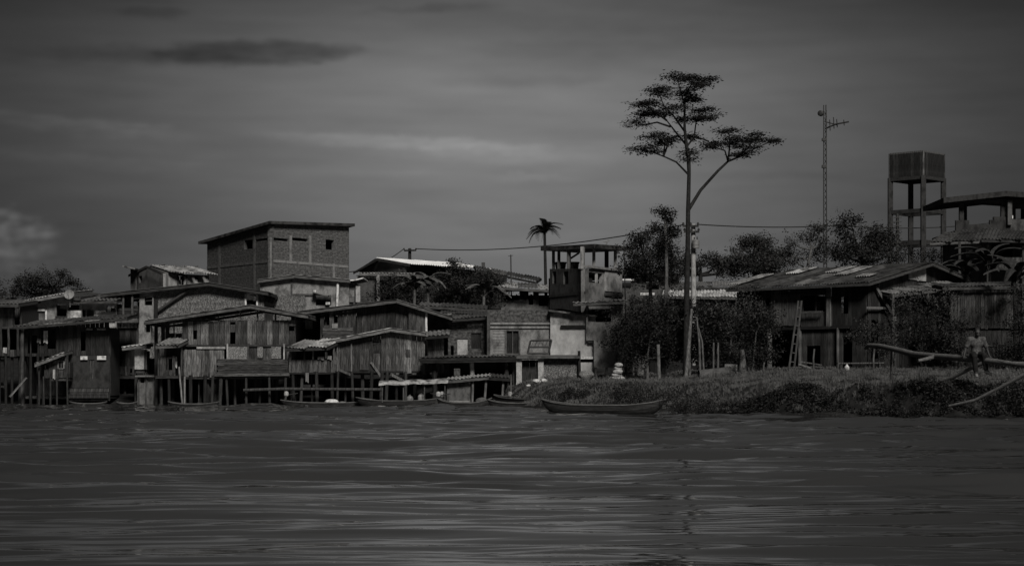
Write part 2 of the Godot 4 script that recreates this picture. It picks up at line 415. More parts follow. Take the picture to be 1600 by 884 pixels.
func slab(th, n, pts, thick, m):                                            # flat or sloping slab over a polygon, pts are its top corners
	var st = mb(); var c = Vector3.ZERO
	for p in pts: c += p / pts.size()
	c.y -= thick / 2.0
	for i in pts.size():
		var a = pts[i]; var b = pts[(i + 1) % pts.size()]; var d = Vector3(0, thick, 0)
		quad(st, a, b, b - d, a - d, c)
	for i in range(1, pts.size() - 1):
		for d in [Vector3.ZERO, Vector3(0, thick, 0)]:
			var n_ = (pts[i] - pts[0]).cross(pts[i + 1] - pts[0]).normalized()
			if (n_.y > 0) != (d == Vector3.ZERO): n_ = -n_
			tri(st, pts[0] - d, pts[i] - d, pts[i + 1] - d, n_)
	return P(st, n, m, th)

func post(th, n, px, d, ytop, r, m, ybot = null, lean = 0.0, px2 = null):   # round pole from its top down to the ground (or to a row)
	var a = W(px, ytop, d)
	var b = W(px2 if px2 != null else px, ybot, d) if ybot != null else ground(px2 if px2 != null else px, d) - Vector3(0, 0.4, 0)
	if ybot == null and b.y > -0.3: b.y = minf(b.y, -0.2 if d < 93 else b.y)
	b.x += lean
	var st = mb(); tube(st, [a, a.lerp(b, 0.5) + Vector3(rng.randf_range(-1, 1), 0, 0) * r * 0.5, b], [r * 0.92, r, r * 1.05], 7)
	return P(st, n, m, th)

func barT(th, n, a, b, w, h, m):
	var st = mb(); bar(st, a, b, w, h); return P(st, n, m, th)
func tubeT(th, n, pts, r, m, sides = 7):
	var st = mb(); tube(st, pts, r, sides); return P(st, n, m, th)

# ==================================================================== shared meshes
func make_shared():
	base(Vector3.ZERO)
	for v in 4:                                     # a plank: unit box with an uneven head and a worn edge
		var st = mb(); var a = [0.0, 0.012, -0.01, 0.006][v]; var e = [0.02, 0.0, 0.03, 0.015][v]
		hexa(st, [Vector3(-0.5, -0.5, 0.5), Vector3(0.5, -0.5 + a, 0.5), Vector3(0.5 - e, -0.5 + a, -0.5), Vector3(-0.5 + e, -0.5, -0.5), Vector3(-0.5 + e, 0.5 - absf(a), 0.5), Vector3(0.5, 0.5, 0.5), Vector3(0.5, 0.5, -0.5), Vector3(-0.5, 0.5 - absf(a), -0.5)])
		S["plank%d" % v] = st.commit()
	var st = mb(); var k = 36                       # a corrugated sheet, 1 wide, 1 long, six waves
	for i in k:
		var q = []
		for j in [i, i + 1]: q.append(Vector3(j / float(k) - 0.5, 0.026 * sin(TAU * 6.0 * j / k), 0))
		var nn = []
		for j in [i, i + 1]: nn.append(Vector3(-0.026 * TAU * 6.0 * cos(TAU * 6.0 * j / k), 1, 0).normalized())
		for side in [1, -1]:
			var d = Vector3(0, -0.012 if side < 0 else 0.0, 0); var l = Vector3(0, 0, 1)
			var c = [[q[0] + d, nn[0] * side], [q[1] + d, nn[1] * side], [q[1] + d + l, nn[1] * side], [q[0] + d + l, nn[0] * side]]
			tri3(st, c[0], c[1], c[2]); tri3(st, c[0], c[2], c[3])
		for e in [0.0, 1.0]:
			quad(st, q[0] + Vector3(0, 0, e), q[1] + Vector3(0, 0, e), q[1] + Vector3(0, -0.012, e), q[0] + Vector3(0, -0.012, e), Vector3(q[0].x, 0, 0.5))
	S.sheet = st.commit()
	for kind in 4:                                  # sprigs of leaves: 0 round, 1 lying flat, 2 fine
		st = mb(); var r = RandomNumberGenerator.new(); r.seed = 40 + kind
		for i in [12, 12, 16, 22][kind]:
			var c = Vector3(r.randfn(), r.randfn() * ([1.0, 0.35, 1.0, 0.25][kind]), r.randfn()) * 0.17
			var d = Vector3(r.randf_range(-1, 1), r.randf_range(-0.8, 0.4) * (0.4 if kind % 2 else 1.0), r.randf_range(-1, 1)).normalized()
			var w = d.cross(Vector3(r.randf_range(-1, 1), 1.4, r.randf_range(-1, 1))).normalized(); var l = r.randf_range(0.13, 0.24) * ([1.0, 1.0, 0.75, 0.6][kind]); var u = w.cross(d)
			var soft = (c * 3.0 + Vector3(0, 0.35, 0)) * (1.0 if u.dot(c + Vector3(0, 0.1, 0)) >= 0.0 else -1.0)
			var n1 = (u + w * 0.25 + soft).normalized(); var n2 = (u - w * 0.25 + soft).normalized()
			var t = c + d * l; var m1 = c + d * l * 0.45 + w * l * 0.28 - u * l * 0.06; var m2 = c + d * l * 0.45 - w * l * 0.28 - u * l * 0.06
			tri(st, c, m1, t, n1); tri(st, c, t, m2, n2)
		S["sprig%d" % kind] = st.commit()
	st = mb(); var rr = RandomNumberGenerator.new(); rr.seed = 3    # a tuft of grass
	for i in 11:
		var a = rr.randf() * TAU; var d = Vector3(cos(a), 0, sin(a)); var w = Vector3(-d.z, 0, d.x) * 0.014; var c = d * rr.randf() * 0.1; var hh = rr.randf_range(0.5, 1.0)
		var m = c + d * 0.12 * hh + Vector3(0, hh * 0.6, 0); var t = c + d * rr.randf_range(0.25, 0.5) * hh + Vector3(0, hh * 0.85, 0)
		quad(st, c - w, c + w, m + w, m - w, c - d); tri(st, m - w, m + w, t, (d * -0.5 + Vector3.UP).normalized())
	S.tuft = st.commit()
	for kind in 2:                                  # banana leaf and palm frond, pointing along x, drooping
		st = mb(); var seg = 9
		for i in seg:
			var q = []
			for j in [i, i + 1]:
				var s = j / float(seg)
				q.append([Vector3(s * 0.92, 0.32 * sin(s * 2.3) - (0.5 if kind == 0 else 0.75) * s * s, 0), s])
			if kind == 0:
				for side in [-1, 1]:
					var wa = 0.15 * pow(sin(PI * clampf(q[0][1] * 0.9 + 0.06, 0, 1)), 0.6) * side; var wb = 0.15 * pow(sin(PI * clampf(q[1][1] * 0.9 + 0.06, 0, 1)), 0.6) * side * (0.86 if i % 3 == 1 else 1.0)
					quad(st, q[0][0], q[1][0], q[1][0] + Vector3(0, -0.05, wb), q[0][0] + Vector3(0, -0.05, wa), q[0][0] - Vector3(0, 1, 0))
			else:
				for side in [-1, 1]:
					for m in 3:
						var s = lerpf(q[0][1], q[1][1], m / 3.0); var c = q[0][0].lerp(q[1][0], m / 3.0); var l = 0.32 * pow(sin(PI * clampf(s * 0.85 + 0.12, 0, 1)), 0.7)
						var d = Vector3(0.55, -0.45, side).normalized() * l
						tri(st, c, c + Vector3(0.055, 0, 0), c + d, Vector3(0, 1, 0.3 * side).normalized())
		var rib = []
		for s in [0.0, 0.33, 0.67, 1.0]: rib.append(Vector3(s * 0.92, 0.32 * sin(s * 2.3) - (0.5 if kind == 0 else 0.75) * s * s - 0.01, 0))
		tube(st, rib, [0.016, 0.011, 0.007, 0.003], 4, false)
		S["frond%d" % kind] = st.commit()

# ==================================================================== ground and river
const SHORE := [[-400, 96], [-60, 93], [-20, 91.5], [-6, 90.5], [-1.5, 86], [0.4, 79], [2, 73], [5, 69.5], [6.6, 64.5], [9, 60.5], [12, 57.5], [15, 55.5], [30, 54], [400, 50]]
func shore(x):
	for i in SHORE.size() - 1:
		if x <= SHORE[i + 1][0]: return lerpf(SHORE[i][1], SHORE[i + 1][1], clampf((x - SHORE[i][0]) / float(SHORE[i + 1][0] - SHORE[i][0]), 0, 1))
	return 50.0
func gh(x, z):
	var d = -z
	var t = d - shore(x) + 1.3 * nz.get_noise_2d(x * 24.0, d * 10.0) + 0.7 * nz.get_noise_2d(x * 70.0, d * 30.0)
	var far = 3.0 * sm(100, 150, d)
	if t < 0: return maxf(-1.6, t * 0.35) + 0.02
	var beach = 0.15 * t if t < 8 else 1.2 + (t - 8) * 0.02
	var mid = 0.85 * sm(0.0, 7.0, t) + 0.02 * t
	var cliff = 0.12 * sm(0.0, 0.3, t) + 0.78 * sm(0.5, 1.5, t) + 0.024 * t
	var k = sm(-1.0, 1.5, x); var c = sm(6.5, 9.5, x)
	var h = lerpf(lerpf(beach, mid, k), cliff, c)
	return minf(h, 2.6) + far + 0.05 * nz.get_noise_2d(x * 120.0, d * 120.0) + 0.16 * nz.get_noise_2d(x * 30.0 + 90, d * 30.0) * sm(-0.5, 2.0, t)

func grid(xs, zs, fn):
	var st = mb(); var h = []
	for z in zs:
		var row = PackedVector3Array()
		for x in xs: row.append(Vector3(x, fn.call(x, z), z))
		h.append(row)
	st.set_smooth_group(0)
	for j in zs.size():
		for i in xs.size(): st.add_vertex(h[j][i])
	for j in zs.size() - 1:
		for i in xs.size() - 1:
			var a = j * xs.size() + i; var b = a + 1; var c = a + xs.size(); var d = c + 1
			for q in [a, c, b, b, c, d]: st.add_index(q)
	st.generate_normals()
	return st

func make_terrain():
	nz.seed = 17; nz.frequency = 0.01; nz.fractal_octaves = 3; nz.noise_type = FastNoiseLite.TYPE_SIMPLEX_SMOOTH
	base(Vector3.ZERO)
	var xs = [-400.0, -200.0, -120.0, -80.0, -60.0, -50.0, -44.0]
	var x = -40.0
	while x < -2: xs.append(x); x += 0.8
	while x < 22: xs.append(x); x += 0.22
	while x < 40: xs.append(x); x += 0.9
	xs += [44.0, 50.0, 60.0, 80.0, 120.0, 200.0, 400.0]
	var zs = []; var d = 46.0
	while d < 54: zs.append(-d); d += 0.6
	while d < 86: zs.append(-d); d += 0.22
	while d < 130: zs.append(-d); d += 1.2
	zs += [-140.0, -160.0, -200.0, -260.0, -400.0, -700.0, -1500.0]
	zs.reverse(); 
	var o = P(grid(xs, zs, gh), "ground", "soil", self); o.set_meta("kind", "structure")

func make_water():
	var n = FastNoiseLite.new(); n.seed = 31; n.frequency = 1.0; n.fractal_octaves = 5; n.fractal_gain = 0.54; n.noise_type = FastNoiseLite.TYPE_SIMPLEX_SMOOTH
	var n2 = FastNoiseLite.new(); n2.seed = 77; n2.frequency = 1.0; n2.fractal_octaves = 2; n2.noise_type = FastNoiseLite.TYPE_SIMPLEX_SMOOTH
	var xs = [-400.0, -250.0, -150.0, -100.0, -70.0, -50.0, -40.0, -34.0]; var x = -30.0
	while x <= 30: xs.append(x); x += 0.24
	xs += [34.0, 40.0, 50.0, 70.0, 100.0, 150.0, 250.0, 400.0]
	var zs = []; var d = 5.0
	while d < 100:
		zs.append(-d); d += clampf(d * 0.0036, 0.045, 0.24)
	zs.append(-130.0); zs.reverse(); zs += [-3.0, 0.0, 10.0, 40.0, 150.0]
	var fn = func(px, pz):
		var gust = 0.45 + 0.75 * sm(-0.3, 0.4, n2.get_noise_2d(px * 0.025 + 50.0, pz * 0.12))
		var q = n.get_noise_2d(px * 0.085 + 30.0, pz * 0.38) * 0.22 + n2.get_noise_2d(px * 0.34, pz * 1.5) * 0.06
		return q * gust * lerpf(0.4, 1.0, sm(5.0, 24.0, -pz)) + n2.get_noise_2d(px * 1.2 + 19.0, pz * 4.6) * 0.008 * (1.0 - sm(5.0, 24.0, -pz))
	base(Vector3.ZERO)
	var o = P(grid(xs, zs, fn), "river", "river", self); o.set_meta("kind", "structure")

# ==================================================================== the left of the town
const DK = ["wood0", "wood1", "wood1", "wood2"]
const MD = ["wood1", "wood2", "wood2", "wood3"]
const LT = ["wood3", "wood3", "wood4", "wood4", "wood2"]
const PALE = ["wood4", "wood5", "wood4", "wood3"]
const TD = ["tin0", "tin1", "tin0"]
const TM = ["tin1", "tin2", "tin2"]
const TL = ["tin2", "tin3", "tin3"]

func house(n, label, f, px, d, group = ""):
	var g = ground(px, d); g.y = maxf(g.y, 0.0)
	return T(n, label, "house" if not n.contains("shed") else "shed", g, group)

func cloth(th, n, f, r, m, off = 0.06):
	var q = frect(f, r); var st = mb(); var k = 8; var w = q[2] - q[0]
	for i in k:
		var a = i / float(k); var b = (i + 1.0) / k
		var za = 0.025 * sin(a * 11.0); var zb = 0.025 * sin(b * 11.0)
		hexa(st, [fp(f, q[0] + w * a, q[1] + 0.03 * sin(a * 5), off + za), fp(f, q[0] + w * b, q[1] + 0.03 * sin(b * 5), off + zb), fp(f, q[0] + w * b, q[1] + 0.03 * sin(b * 5), off + zb - 0.012), fp(f, q[0] + w * a, q[1] + 0.03 * sin(a * 5), off + za - 0.012),
			fp(f, q[0] + w * a, q[3], off + za * 0.4), fp(f, q[0] + w * b, q[3], off + zb * 0.4), fp(f, q[0] + w * b, q[3], off + zb * 0.4 - 0.012), fp(f, q[0] + w * a, q[3], off + za * 0.4 - 0.012)])
	return P(st, n, m, th)

func hung(n, label, f, r, m, cat = "cloth", group = ""):
	base(fpx(f, (r[0] + r[2]) / 2.0, r[3]))
	var o = cloth(self, n, f, r, m); o.position = fo; tag(o, label, cat, group); return o

func left_block():
	var th; var f; var st
	# --- plank house at the left edge
	f = face(-70, 89.6, 31, 89.6)
	th = house("stilt_house", "dark plank stilt house at the left edge with open lower gallery", f, 0, 89.6)
	body(th, f, -66, 30, 552, 476, 4.5)
	planks(th, f, -66, 22, 510, [[-66, 480], [31, 478]], [[-30, 486, -12, 502]], 0.2, DK)
	planks(th, f, -66, 30, 556, [[-66, 548], [31, 546]], [[-50, 500, -40, 501]], 0.2, DK)
	hboards(th, f, [-66, 508, 31, 514], 0.14, ["beam1", "beam2"])
	slope_roof(th, fpx(f, -70, 477, 0.7), fpx(f, 33, 476, 0.7), fpx(f, -70, 466, -3.6), fpx(f, 34, 464, -3.6), TD)
	for p in [-60, -36, -20, 0, 12, 27]: post(th, "gallery_post", p, 89.5, 512, 0.06, "wood2" if p == 12 else "wood1", 556)
	for p in [-62, -48, -30, -14, -2, 8, 18, 29]: post(th, "stilt", p, 89.5 + rng.randf_range(0, 0.6), 552, 0.065, "wood0")
	planks(th, f, -66, 2, 606, [[-66, 560], [31, 560]], [], 0.22, DK, {"skip": 0.35, "off": -0.6})
	hung("hanging_cloth", "small pale cloth hung on the gallery rail at the left edge", f, [4, 543, 10, 552], "cloth")
	base(W(27, 608, 88.4)); st = mb(); bar(st, W(14, 620, 88.6), W(40, 590, 88.9), 0.3, 0.05); solo(st, "gangplank", "slanting gangplank leaning from the raft up to the left edge house", "gangplank", "wood4")
	# --- upper house with white shuttered window
	f = face(28, 93, 128, 93)
	th = house("plastered_house", "plastered upper house with white framed shutter window at far left", f, 80, 93)
	body(th, f, 32, 124, 620, 470, 5, "plaster1")
	wall(th, "wall", f, 30, 127, 512, [[30, 474], [105, 460], [127, 464]], [[47, 486, 70, 502], [87, 475, 103, 494], [106, 474, 123, 484]], "plaster2")
	panel(th, "shutter", f, [47, 486, 58, 502], "plaster2", -0.09); panel(th, "shutter", f, [59, 486, 70, 502], "plaster1", -0.09)
	frame(th, "window_frame", f, [47, 486, 70, 502], "white", 0.09, 0.03)
	panel(th, "wall_panel", f, [105, 485.5, 126, 498], "plaster4", 0.03); panel(th, "wall_panel", f, [89, 476, 100, 482], "plaster2", -0.5)
	slope_roof(th, fpx(f, 26, 474, 0.6), fpx(f, 108, 459, 0.6), fpx(f, 34, 460, -4.5), fpx(f, 112, 447, -4.5), ["tin3", "tin2", "tin4"], "beam4")
	slope_roof(th, fpx(f, 106, 464, 0.5), fpx(f, 128, 466, 0.5), fpx(f, 110, 452, -4.5), fpx(f, 136, 454, -4.5), TD)
	hboards(th, f, [86, 494, 104, 499], 0.1, ["beam1"], {"off": 0.1})
	th = T("satellite_dish", "round grey satellite dish on the roof edge of the plastered upper house", "satellite dish", fpx(f, 113, 472, 0.6))
	st = mb(); var keep = fo; fo = Vector3.ZERO
	lathe(st, Vector3.ZERO, [[0.005, 0], [0.12, 0.012], [0.2, 0.05], [0.24, 0.09], [0.2, 0.065], [0.12, 0.03], [0.005, 0.018]], 14)
	fo = keep
	var ds = P(st, "dish", "concrete", th); ds.transform = Transform3D(Basis(Vector3(1, 0, 0), 1.2), Vector3(0, 0.3, 0.1))
	tubeT(th, "mast", [fo + Vector3(0, -0.25, 0), fo + Vector3(0, 0.3, 0.08)], 0.025, "steel"); tubeT(th, "feed_arm", [fo + Vector3(0, 0.1, 0.12), fo + Vector3(0, 0.34, 0.5)], 0.012, "steel")
	# --- pale fronted house with door
	f = face(126, 93.4, 182, 93.4)
	th = house("plastered_house", "low pale fronted house with grey door under a dark roof", f, 150, 93.4)
	body(th, f, 129, 180, 620, 474, 5, "plaster1")
	wall(th, "wall", f, 127, 181, 512, [[127, 472], [181, 472]], [[127.5, 484, 133, 495], [134, 484, 145, 495], [166, 478, 179, 492]], "plaster3")
	panel(th, "door", f, [134, 484, 145, 495], "plaster1", -0.1); panel(th, "pale_panel", f, [146.5, 484.5, 164.5, 494.5], "plaster4", 0.03)
	slope_roof(th, fpx(f, 118, 471, 0.8), fpx(f, 186, 471, 0.8), fpx(f, 138, 454, -4), fpx(f, 190, 454, -4), TD)
	hboards(th, f, [158, 487, 182, 497], 0.12, ["beam1", "beam2"], {"off": 0.3})
	# --- dark house below the long canopy
	f = face(31, 90.4, 172, 90.4)
	th = house("stilt_house", "dark two storey wooden house under a long sagging canopy roof", f, 100, 90.4)
	body(th, f, 34, 170, 618, 512, 2.4)
	slope_roof(th, fpx(f, 32, 511, 0.9), fpx(f, 203, 497.5, 0.9), fpx(f, 34, 500, -2.2), fpx(f, 200, 488, -2.2), TD, "beam1")
	planks(th, f, 33, 60, 556, [[31, 512], [172, 502]], [[38, 524, 58, 552]], 0.22, DK)
	planks(th, f, 60, 170, 556, [[31, 512], [172, 502]], [[62, 517, 66, 540], [76, 514, 84, 545], [124, 518, 132, 548], [147, 516, 150, 546], [160, 516, 164, 546]], 0.2, ["wood0", "wood0", "wood1"])
	panel(th, "shutter", f, [134, 513, 144, 516], "plaster2", 0.05); panel(th, "shutter", f, [151, 513, 165, 516], "plaster2", 0.05)
	wall(th, "lower_wall", f, 104, 171, 626, [[104, 556], [171, 556]], [[139, 562, 147, 592]], "plaster_black", 0.14, 0.05)
	panel(th, "door", f, [139, 562, 147, 592], "wood2", -0.03)
	panel(th, "vent", f, [126, 556.5, 137, 562], "white", 0.15, 0.06); panel(th, "vent", f, [152, 556, 166, 562], "white", 0.15, 0.06)
	hboards(th, f, [108, 606, 170, 622], 0.14, DK, {"off": 0.18})
	post(th, "corner_post", 34, 89.8, 512, 0.09, "wood2")
	for p in [35, 47, 58, 66]: post(th, "stilt", p, 90, 552, 0.07, "wood0")
	for p in [40, 62]: post(th, "stilt", p, 92, 552, 0.08, "wood2")
	hung("hanging_cloth", "narrow pale towel hanging in the shade under the long canopy", f, [67, 517, 74, 536], "cloth")
	hung("hanging_cloth", "small grey cloth hanging beside the narrow pale towel", f, [57, 529, 63, 536], "concrete")
	# --- lean-to in front of it
	f = face(58, 89.2, 108, 89.2)
	th = house("lean_to_shed", "small plank lean-to on thin stilts with twin pane window", f, 85, 89.2)
	body(th, f, 78, 106, 590, 566, 1.0)
	planks(th, f, 68, 106, 590, [[60, 568], [104, 553]], [[91, 565, 98.5, 575], [68, 556, 78, 577]], 0.2, MD)
	frame(th, "window_frame", f, [91, 565, 98.5, 575], "wood4", 0.05, 0.03, 1)
	slope_roof(th, fpx(f, 57, 569, 0.4), fpx(f, 102, 551.5, 0.4), fpx(f, 60, 565, -1.0), fpx(f, 104, 547, -1.0), ["tin2", "tin3"], "beam4")
	for p in [60, 67, 78, 88, 104]: post(th, "stilt", p, 89.1, 588 if p > 61 else 568, 0.045, "wood1")
	hung("hanging_cloth", "white towel hanging on the wall of the small lean-to", f, [82, 577, 85.5, 592], "cloth")
	# --- rubble stone house with balcony
	f = face(166, 94, 418, 94)
	th = house("stone_house", "rough rubble walled house with wide low gable and corner balcony", f, 300, 94)
	body(th, f, 222, 412, 620, 470, 6, "plaster1")
	gable_roof(th, f, [160, 461], [328, 443], [420, 458], 0.5, 5.5, TD, "beam1")
	wall(th, "wall", f, 219, 412, 560, [[219, 456], [328, 445], [412, 457]], [[226, 463, 238, 477], [227, 503, 237, 519], [384, 460, 400, 478]], "rubble")
	wall(th, "corner_wall", f, 218, 240, 500, [[218, 456], [240, 453]], [[226, 463, 238, 477]], "plaster2", 0.12, 0.14); wall(th, "corner_wall", f, 217, 236, 541, [[217, 500], [236, 499]], [[226, 503, 235, 519]], "plaster2", 0.12, 0.16)
	frame(th, "window_frame", f, [385, 461, 400, 478], "white", 0.09, 0.03)
	tubeT(th, "drain_pipe", [fpx(f, 243, 489, 0.2), fpx(f, 270, 470, 0.2), fpx(f, 302, 449, 0.2)], 0.07, "steel_dark")
	slab(th, "balcony_floor", [fpx(f, 172, 498, 0.5), fpx(f, 218, 498, 0.5), fpx(f, 218, 498, -2), fpx(f, 172, 498, -2)], 0.2, "concrete_dark")
	for p in [180, 192, 206]: post(th, "balcony_post", p, 93.7, 460, 0.06, "wood3", 498)
	hboards(th, f, [174, 481, 217, 496], 0.15, ["beam0", "beam1"], {"off": 0.3})
	panel(th, "back_panel", f, [187, 464, 202, 480], "plaster1", -0.9)
	for i in 7: panel(th, "vent_block", f, [178.5 + i * 5.3, 505, 182.6 + i * 5.3, 512], "plaster3", 0.12, 0.12)
	planks(th, f, 172, 218, 572, [[170, 513], [218, 513]], [], 0.24, DK)
	wall(th, "balcony_beam", f, 172, 218, 515, [[172, 503], [218, 503]], [], "plaster1", 0.2)
	planks(th, f, 176, 214, 586, [[176, 572], [214, 572]], [], 0.13, MD, {"name": "picket_rail", "off": 0.4, "skip": 0.2})
	post(th, "porch_post", 178, 93.2, 573, 0.13, "wood4"); post(th, "porch_post", 212, 93.2, 586, 0.07, "wood2"); post(th, "porch_post", 195, 94.4, 586, 0.07, "wood2")
	slab(th, "porch_floor", [fpx(f, 174, 587, 0.6), fpx(f, 218, 587, 0.6), fpx(f, 218, 587, -2), fpx(f, 174, 587, -2)], 0.14, "beam1")
	tubeT(th, "strut", [fpx(f, 232, 497, 0.3), fpx(f, 250, 507, 0.9)], 0.05, "wood5")
	# --- hut hung over the water, and the privy below
	f = face(206, 89.6, 228, 89.6)
	th = house("hut_shed", "small pale box hut under a thin tin sheet over the water", f, 217, 89.6)
	body(th, f, 210, 226, 578, 548, 1.2)
	panel(th, "wall", f, [210, 546, 224.5, 577], "plaster3", 0.02, 0.06); panel(th, "edge_board", f, [225, 546, 229, 577], "wood2", 0.03)
	slope_roof(th, fpx(f, 194, 543.5, 0.5), fpx(f, 231, 539, 0.5), fpx(f, 196, 540, -1), fpx(f, 232, 536, -1), ["tin3", "tin4"], "beam4")
	for p in [211, 226]: post(th, "stilt", p, 89.8, 576, 0.07, "wood1")
	f = face(213, 89, 243, 89)
	th = house("privy_shed", "grey panelled privy standing in the water with small square window", f, 228, 89)
	body(th, f, 215, 240, 633, 589, 1.2)
	wall(th, "wall", f, 214, 241, 640, [[214, 587], [241, 587]], [[219, 590, 225, 598]], "plaster1", 0.06)
	slab(th, "roof", [fpx(f, 212, 587, 0.3), fpx(f, 243, 587, 0.3), fpx(f, 243, 585, -1.3), fpx(f, 212, 585, -1.3)], 0.05, "tin1")
	for p in [216, 228, 240]: post(th, "batten", p, 88.9, 588, 0.03, "wood3")
	base(W(243, 634, 88.7)); st = mb(); tube(st, [W(243, 468, 88.8), W(243.5, 640, 88.7)], 0.085); solo(st, "standing_post", "tall dark post rising beside the privy to the stone house", "post", "wood0")
	# --- little gabled house on the hill
	f = face(213, 108, 258, 105)
	th = house("gabled_house", "small gabled house with tin roof left of the big brick building", f, 236, 107)
	var g2 = face(258, 105, 326, 108.5)
	wall(th, "gable_wall", f, 213, 258, 470, [[213, 428], [236, 416.5], [258, 426]], [[216, 431, 221, 442]], "plaster1")
	wall(th, "wall", g2, 258, 326, 470, [[258, 427], [326, 430]], [[277, 431, 290, 446], [304, 432, 313, 441]], "plaster3")
	frame(th, "window_frame", g2, [277, 431, 290, 446], "wood2", 0.06); panel(th, "curtain", g2, [281, 437, 285, 446], "cloth", -0.1)
	panel(th, "curtain", g2, [305, 436, 309, 441], "white", -0.05); shell(th, f.p, f.q, g2.q, 4.0, hy(428, 108), hy(426, 105), hy(430, 108.5))
	var rp = roof_part(th, [[fpx(f, 236, 415, 0.3), fpx(f, 260, 426, 0.3)], [fpx(f, 236, 415, 0.3), fpx(f, 208, 429, 0.3)]], "beam1")
	var ea = fpx(g2, 258, 426, 0.35); var eb = fpx(g2, 328, 429, 0.35); var ra = fpx(f, 236, 415); var rb = ra + (eb - ea)
	slope(rp, ea, eb, ra, rb, TL); slope(rp, fpx(f, 210, 429), fpx(f, 210, 429) + (eb - ea), ra, rb, TM)
	wall(th, "annex_wall", face(203, 107.5, 214, 107.5), 203, 213, 470, [[203, 420], [213, 421]], [], "plaster0", 0.8)
	barT(th, "annex_roof", W(194, 416.5, 107), W(214, 421, 107), 1.2, 0.08, "tin1")
	# --- the big raw brick building
	f = face(323, 119, 422, 112.5); g2 = face(422, 112.5, 545, 118.5)
	th = T("brick_building", "big unfinished brick building standing tallest above the stilt houses", "building", ground(422, 113))
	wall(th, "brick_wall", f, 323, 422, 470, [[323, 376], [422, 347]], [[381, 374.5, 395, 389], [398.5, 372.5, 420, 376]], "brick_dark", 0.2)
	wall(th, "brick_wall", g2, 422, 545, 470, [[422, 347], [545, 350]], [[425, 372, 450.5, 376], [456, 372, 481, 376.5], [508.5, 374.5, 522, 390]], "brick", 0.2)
	shell(th, f.p, f.q, g2.q, 5.0, hy(376, 119) - 0.05, hy(347, 112.5) - 0.05, hy(350, 118.5) - 0.05)
	for q in [[f, 342, 379, 470], [f, 396.7, 360, 470], [g2, 423.2, 371, 470], [g2, 453.5, 368, 412], [g2, 484, 368, 412], [g2, 521, 412, 440]]:
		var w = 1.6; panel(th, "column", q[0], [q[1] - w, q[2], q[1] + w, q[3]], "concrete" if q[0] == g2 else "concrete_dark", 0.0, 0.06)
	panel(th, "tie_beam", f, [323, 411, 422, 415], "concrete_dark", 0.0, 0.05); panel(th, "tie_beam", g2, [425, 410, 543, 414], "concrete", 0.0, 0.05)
	var c0 = fpx(f, 422, 346, 0.0) + Vector3(0, 0, 0.45); var a0 = fpx(f, 316, 377.5, 0.3); var b0 = fpx(g2, 548, 349.5, 0.3)
	slab(th, "roof", [c0, a0, a0 + (b0 - c0), b0], 0.16, "tin0")
	# --- plastered house right under it
	f = face(404, 97.5, 568, 97.5)
	th = house("plastered_house", "grey plastered house with white drain pipe below the brick building", f, 470, 97.5)
	body(th, f, 410, 540, 560, 446, 6, "plaster1")
	wall(th, "wall", f, 406, 545, 520, [[406, 438], [461, 431.5], [545, 438]], [[493, 461, 517, 477]], "plaster2")
	wall(th, "lower_wall", f, 406, 476, 520, [[406, 461], [476, 461]], [], "rubble", 0.1, 0.06)
	panel(th, "band", f, [455, 459, 490, 462], "plaster0", 0.05); panel(th, "band", f, [454, 437, 456.5, 459], "plaster0", 0.03)
	gable_roof(th, f, [403, 438.5], [461, 430.5], [547, 438], 0.3, 5, TM, "beam3")
	barT(th, "window_hood", fpx(f, 490, 457, 0.3), fpx(f, 514, 463, 0.3), 0.6, 0.05, "tin1")
	panel(th, "wash_basin", f, [509, 472, 515.5, 476], "white", 0.05, 0.3); panel(th, "lamp_box", f, [490, 453.5, 494, 456.5], "white", 0.1, 0.15)
	tubeT(th, "drain_pipe", [fpx(f, 528, 437, 0.12), fpx(f, 526.5, 480, 0.12)], 0.07, "white")
	wall(th, "annex_wall", f, 529, 556, 520, [[529, 441], [556, 441]], [], "plaster1", 0.2, -0.3)
	hboards(th, f, [530, 452, 552, 472], 0.28, ["plaster1", "plaster2"], {"off": -0.2, "name": "shutter"})
	panel(th, "pilaster", f, [555.5, 447, 562.5, 472], "plaster3", -0.1, 0.2)
	st = mb(); var pa = null
	for i in 9:
		var s = i / 8.0; var p = fpx(f, 529 + 39 * s, 438.3 + 1.6 * sin(s * PI) - 3.0 * s * s, 0.2)
		if pa != null: hexa(st, [pa, p, p + Vector3(0, 0, -3), pa + Vector3(0, 0, -3), pa + Vector3(0, 0.06, 0), p + Vector3(0, 0.06, 0), p + Vector3(0, 0.06, -3), pa + Vector3(0, 0.06, -3)])
		pa = p
	P(st, "annex_roof", "tin4", th)
	# --- the plank house with panelled gallery, on stilts
	f = face(230, 88, 480, 88)
	th = house("stilt_house", "wide gabled stilt house with pale gallery panels above the waterline", f, 370, 88)
	body(th, f, 285, 458, 587, 498, 5)
	gable_roof(th, f, [228, 503], [393, 478], [482, 493.5], 0.5, 5, ["tin2", "tin3", "tin2", "tin1"], "beam3", TD)
	planks(th, f, 284, 342, 541, [[228, 505], [393, 481], [482, 496]], [[284, 489, 342, 502], [299, 516, 307, 530]], 0.21, ["wood1", "wood2", "wood1", "wood3", "wood4"])
	planks(th, f, 342, 462, 541, [[342, 500], [462, 500]], [[357, 503, 365, 507], [360, 519, 364, 538], [454, 509, 458, 517]], 0.22, ["wood1", "wood2", "wood3", "wood2", "wood4"])
	for p in [375, 402, 430]: barT(th, "gable_stud", fpx(f, p, 482 if p < 410 else 487, 0.02), fpx(f, p, 500, 0.02), 0.06, 0.14, "wood4" if p == 375 else "wood2")
	panel(th, "mid_rail", f, [284, 538.5, 462, 541.5], "beam1", 0.06, 0.1); panel(th, "pale_strip", f, [307, 541.5, 352, 545], "plaster3", 0.08, 0.04)
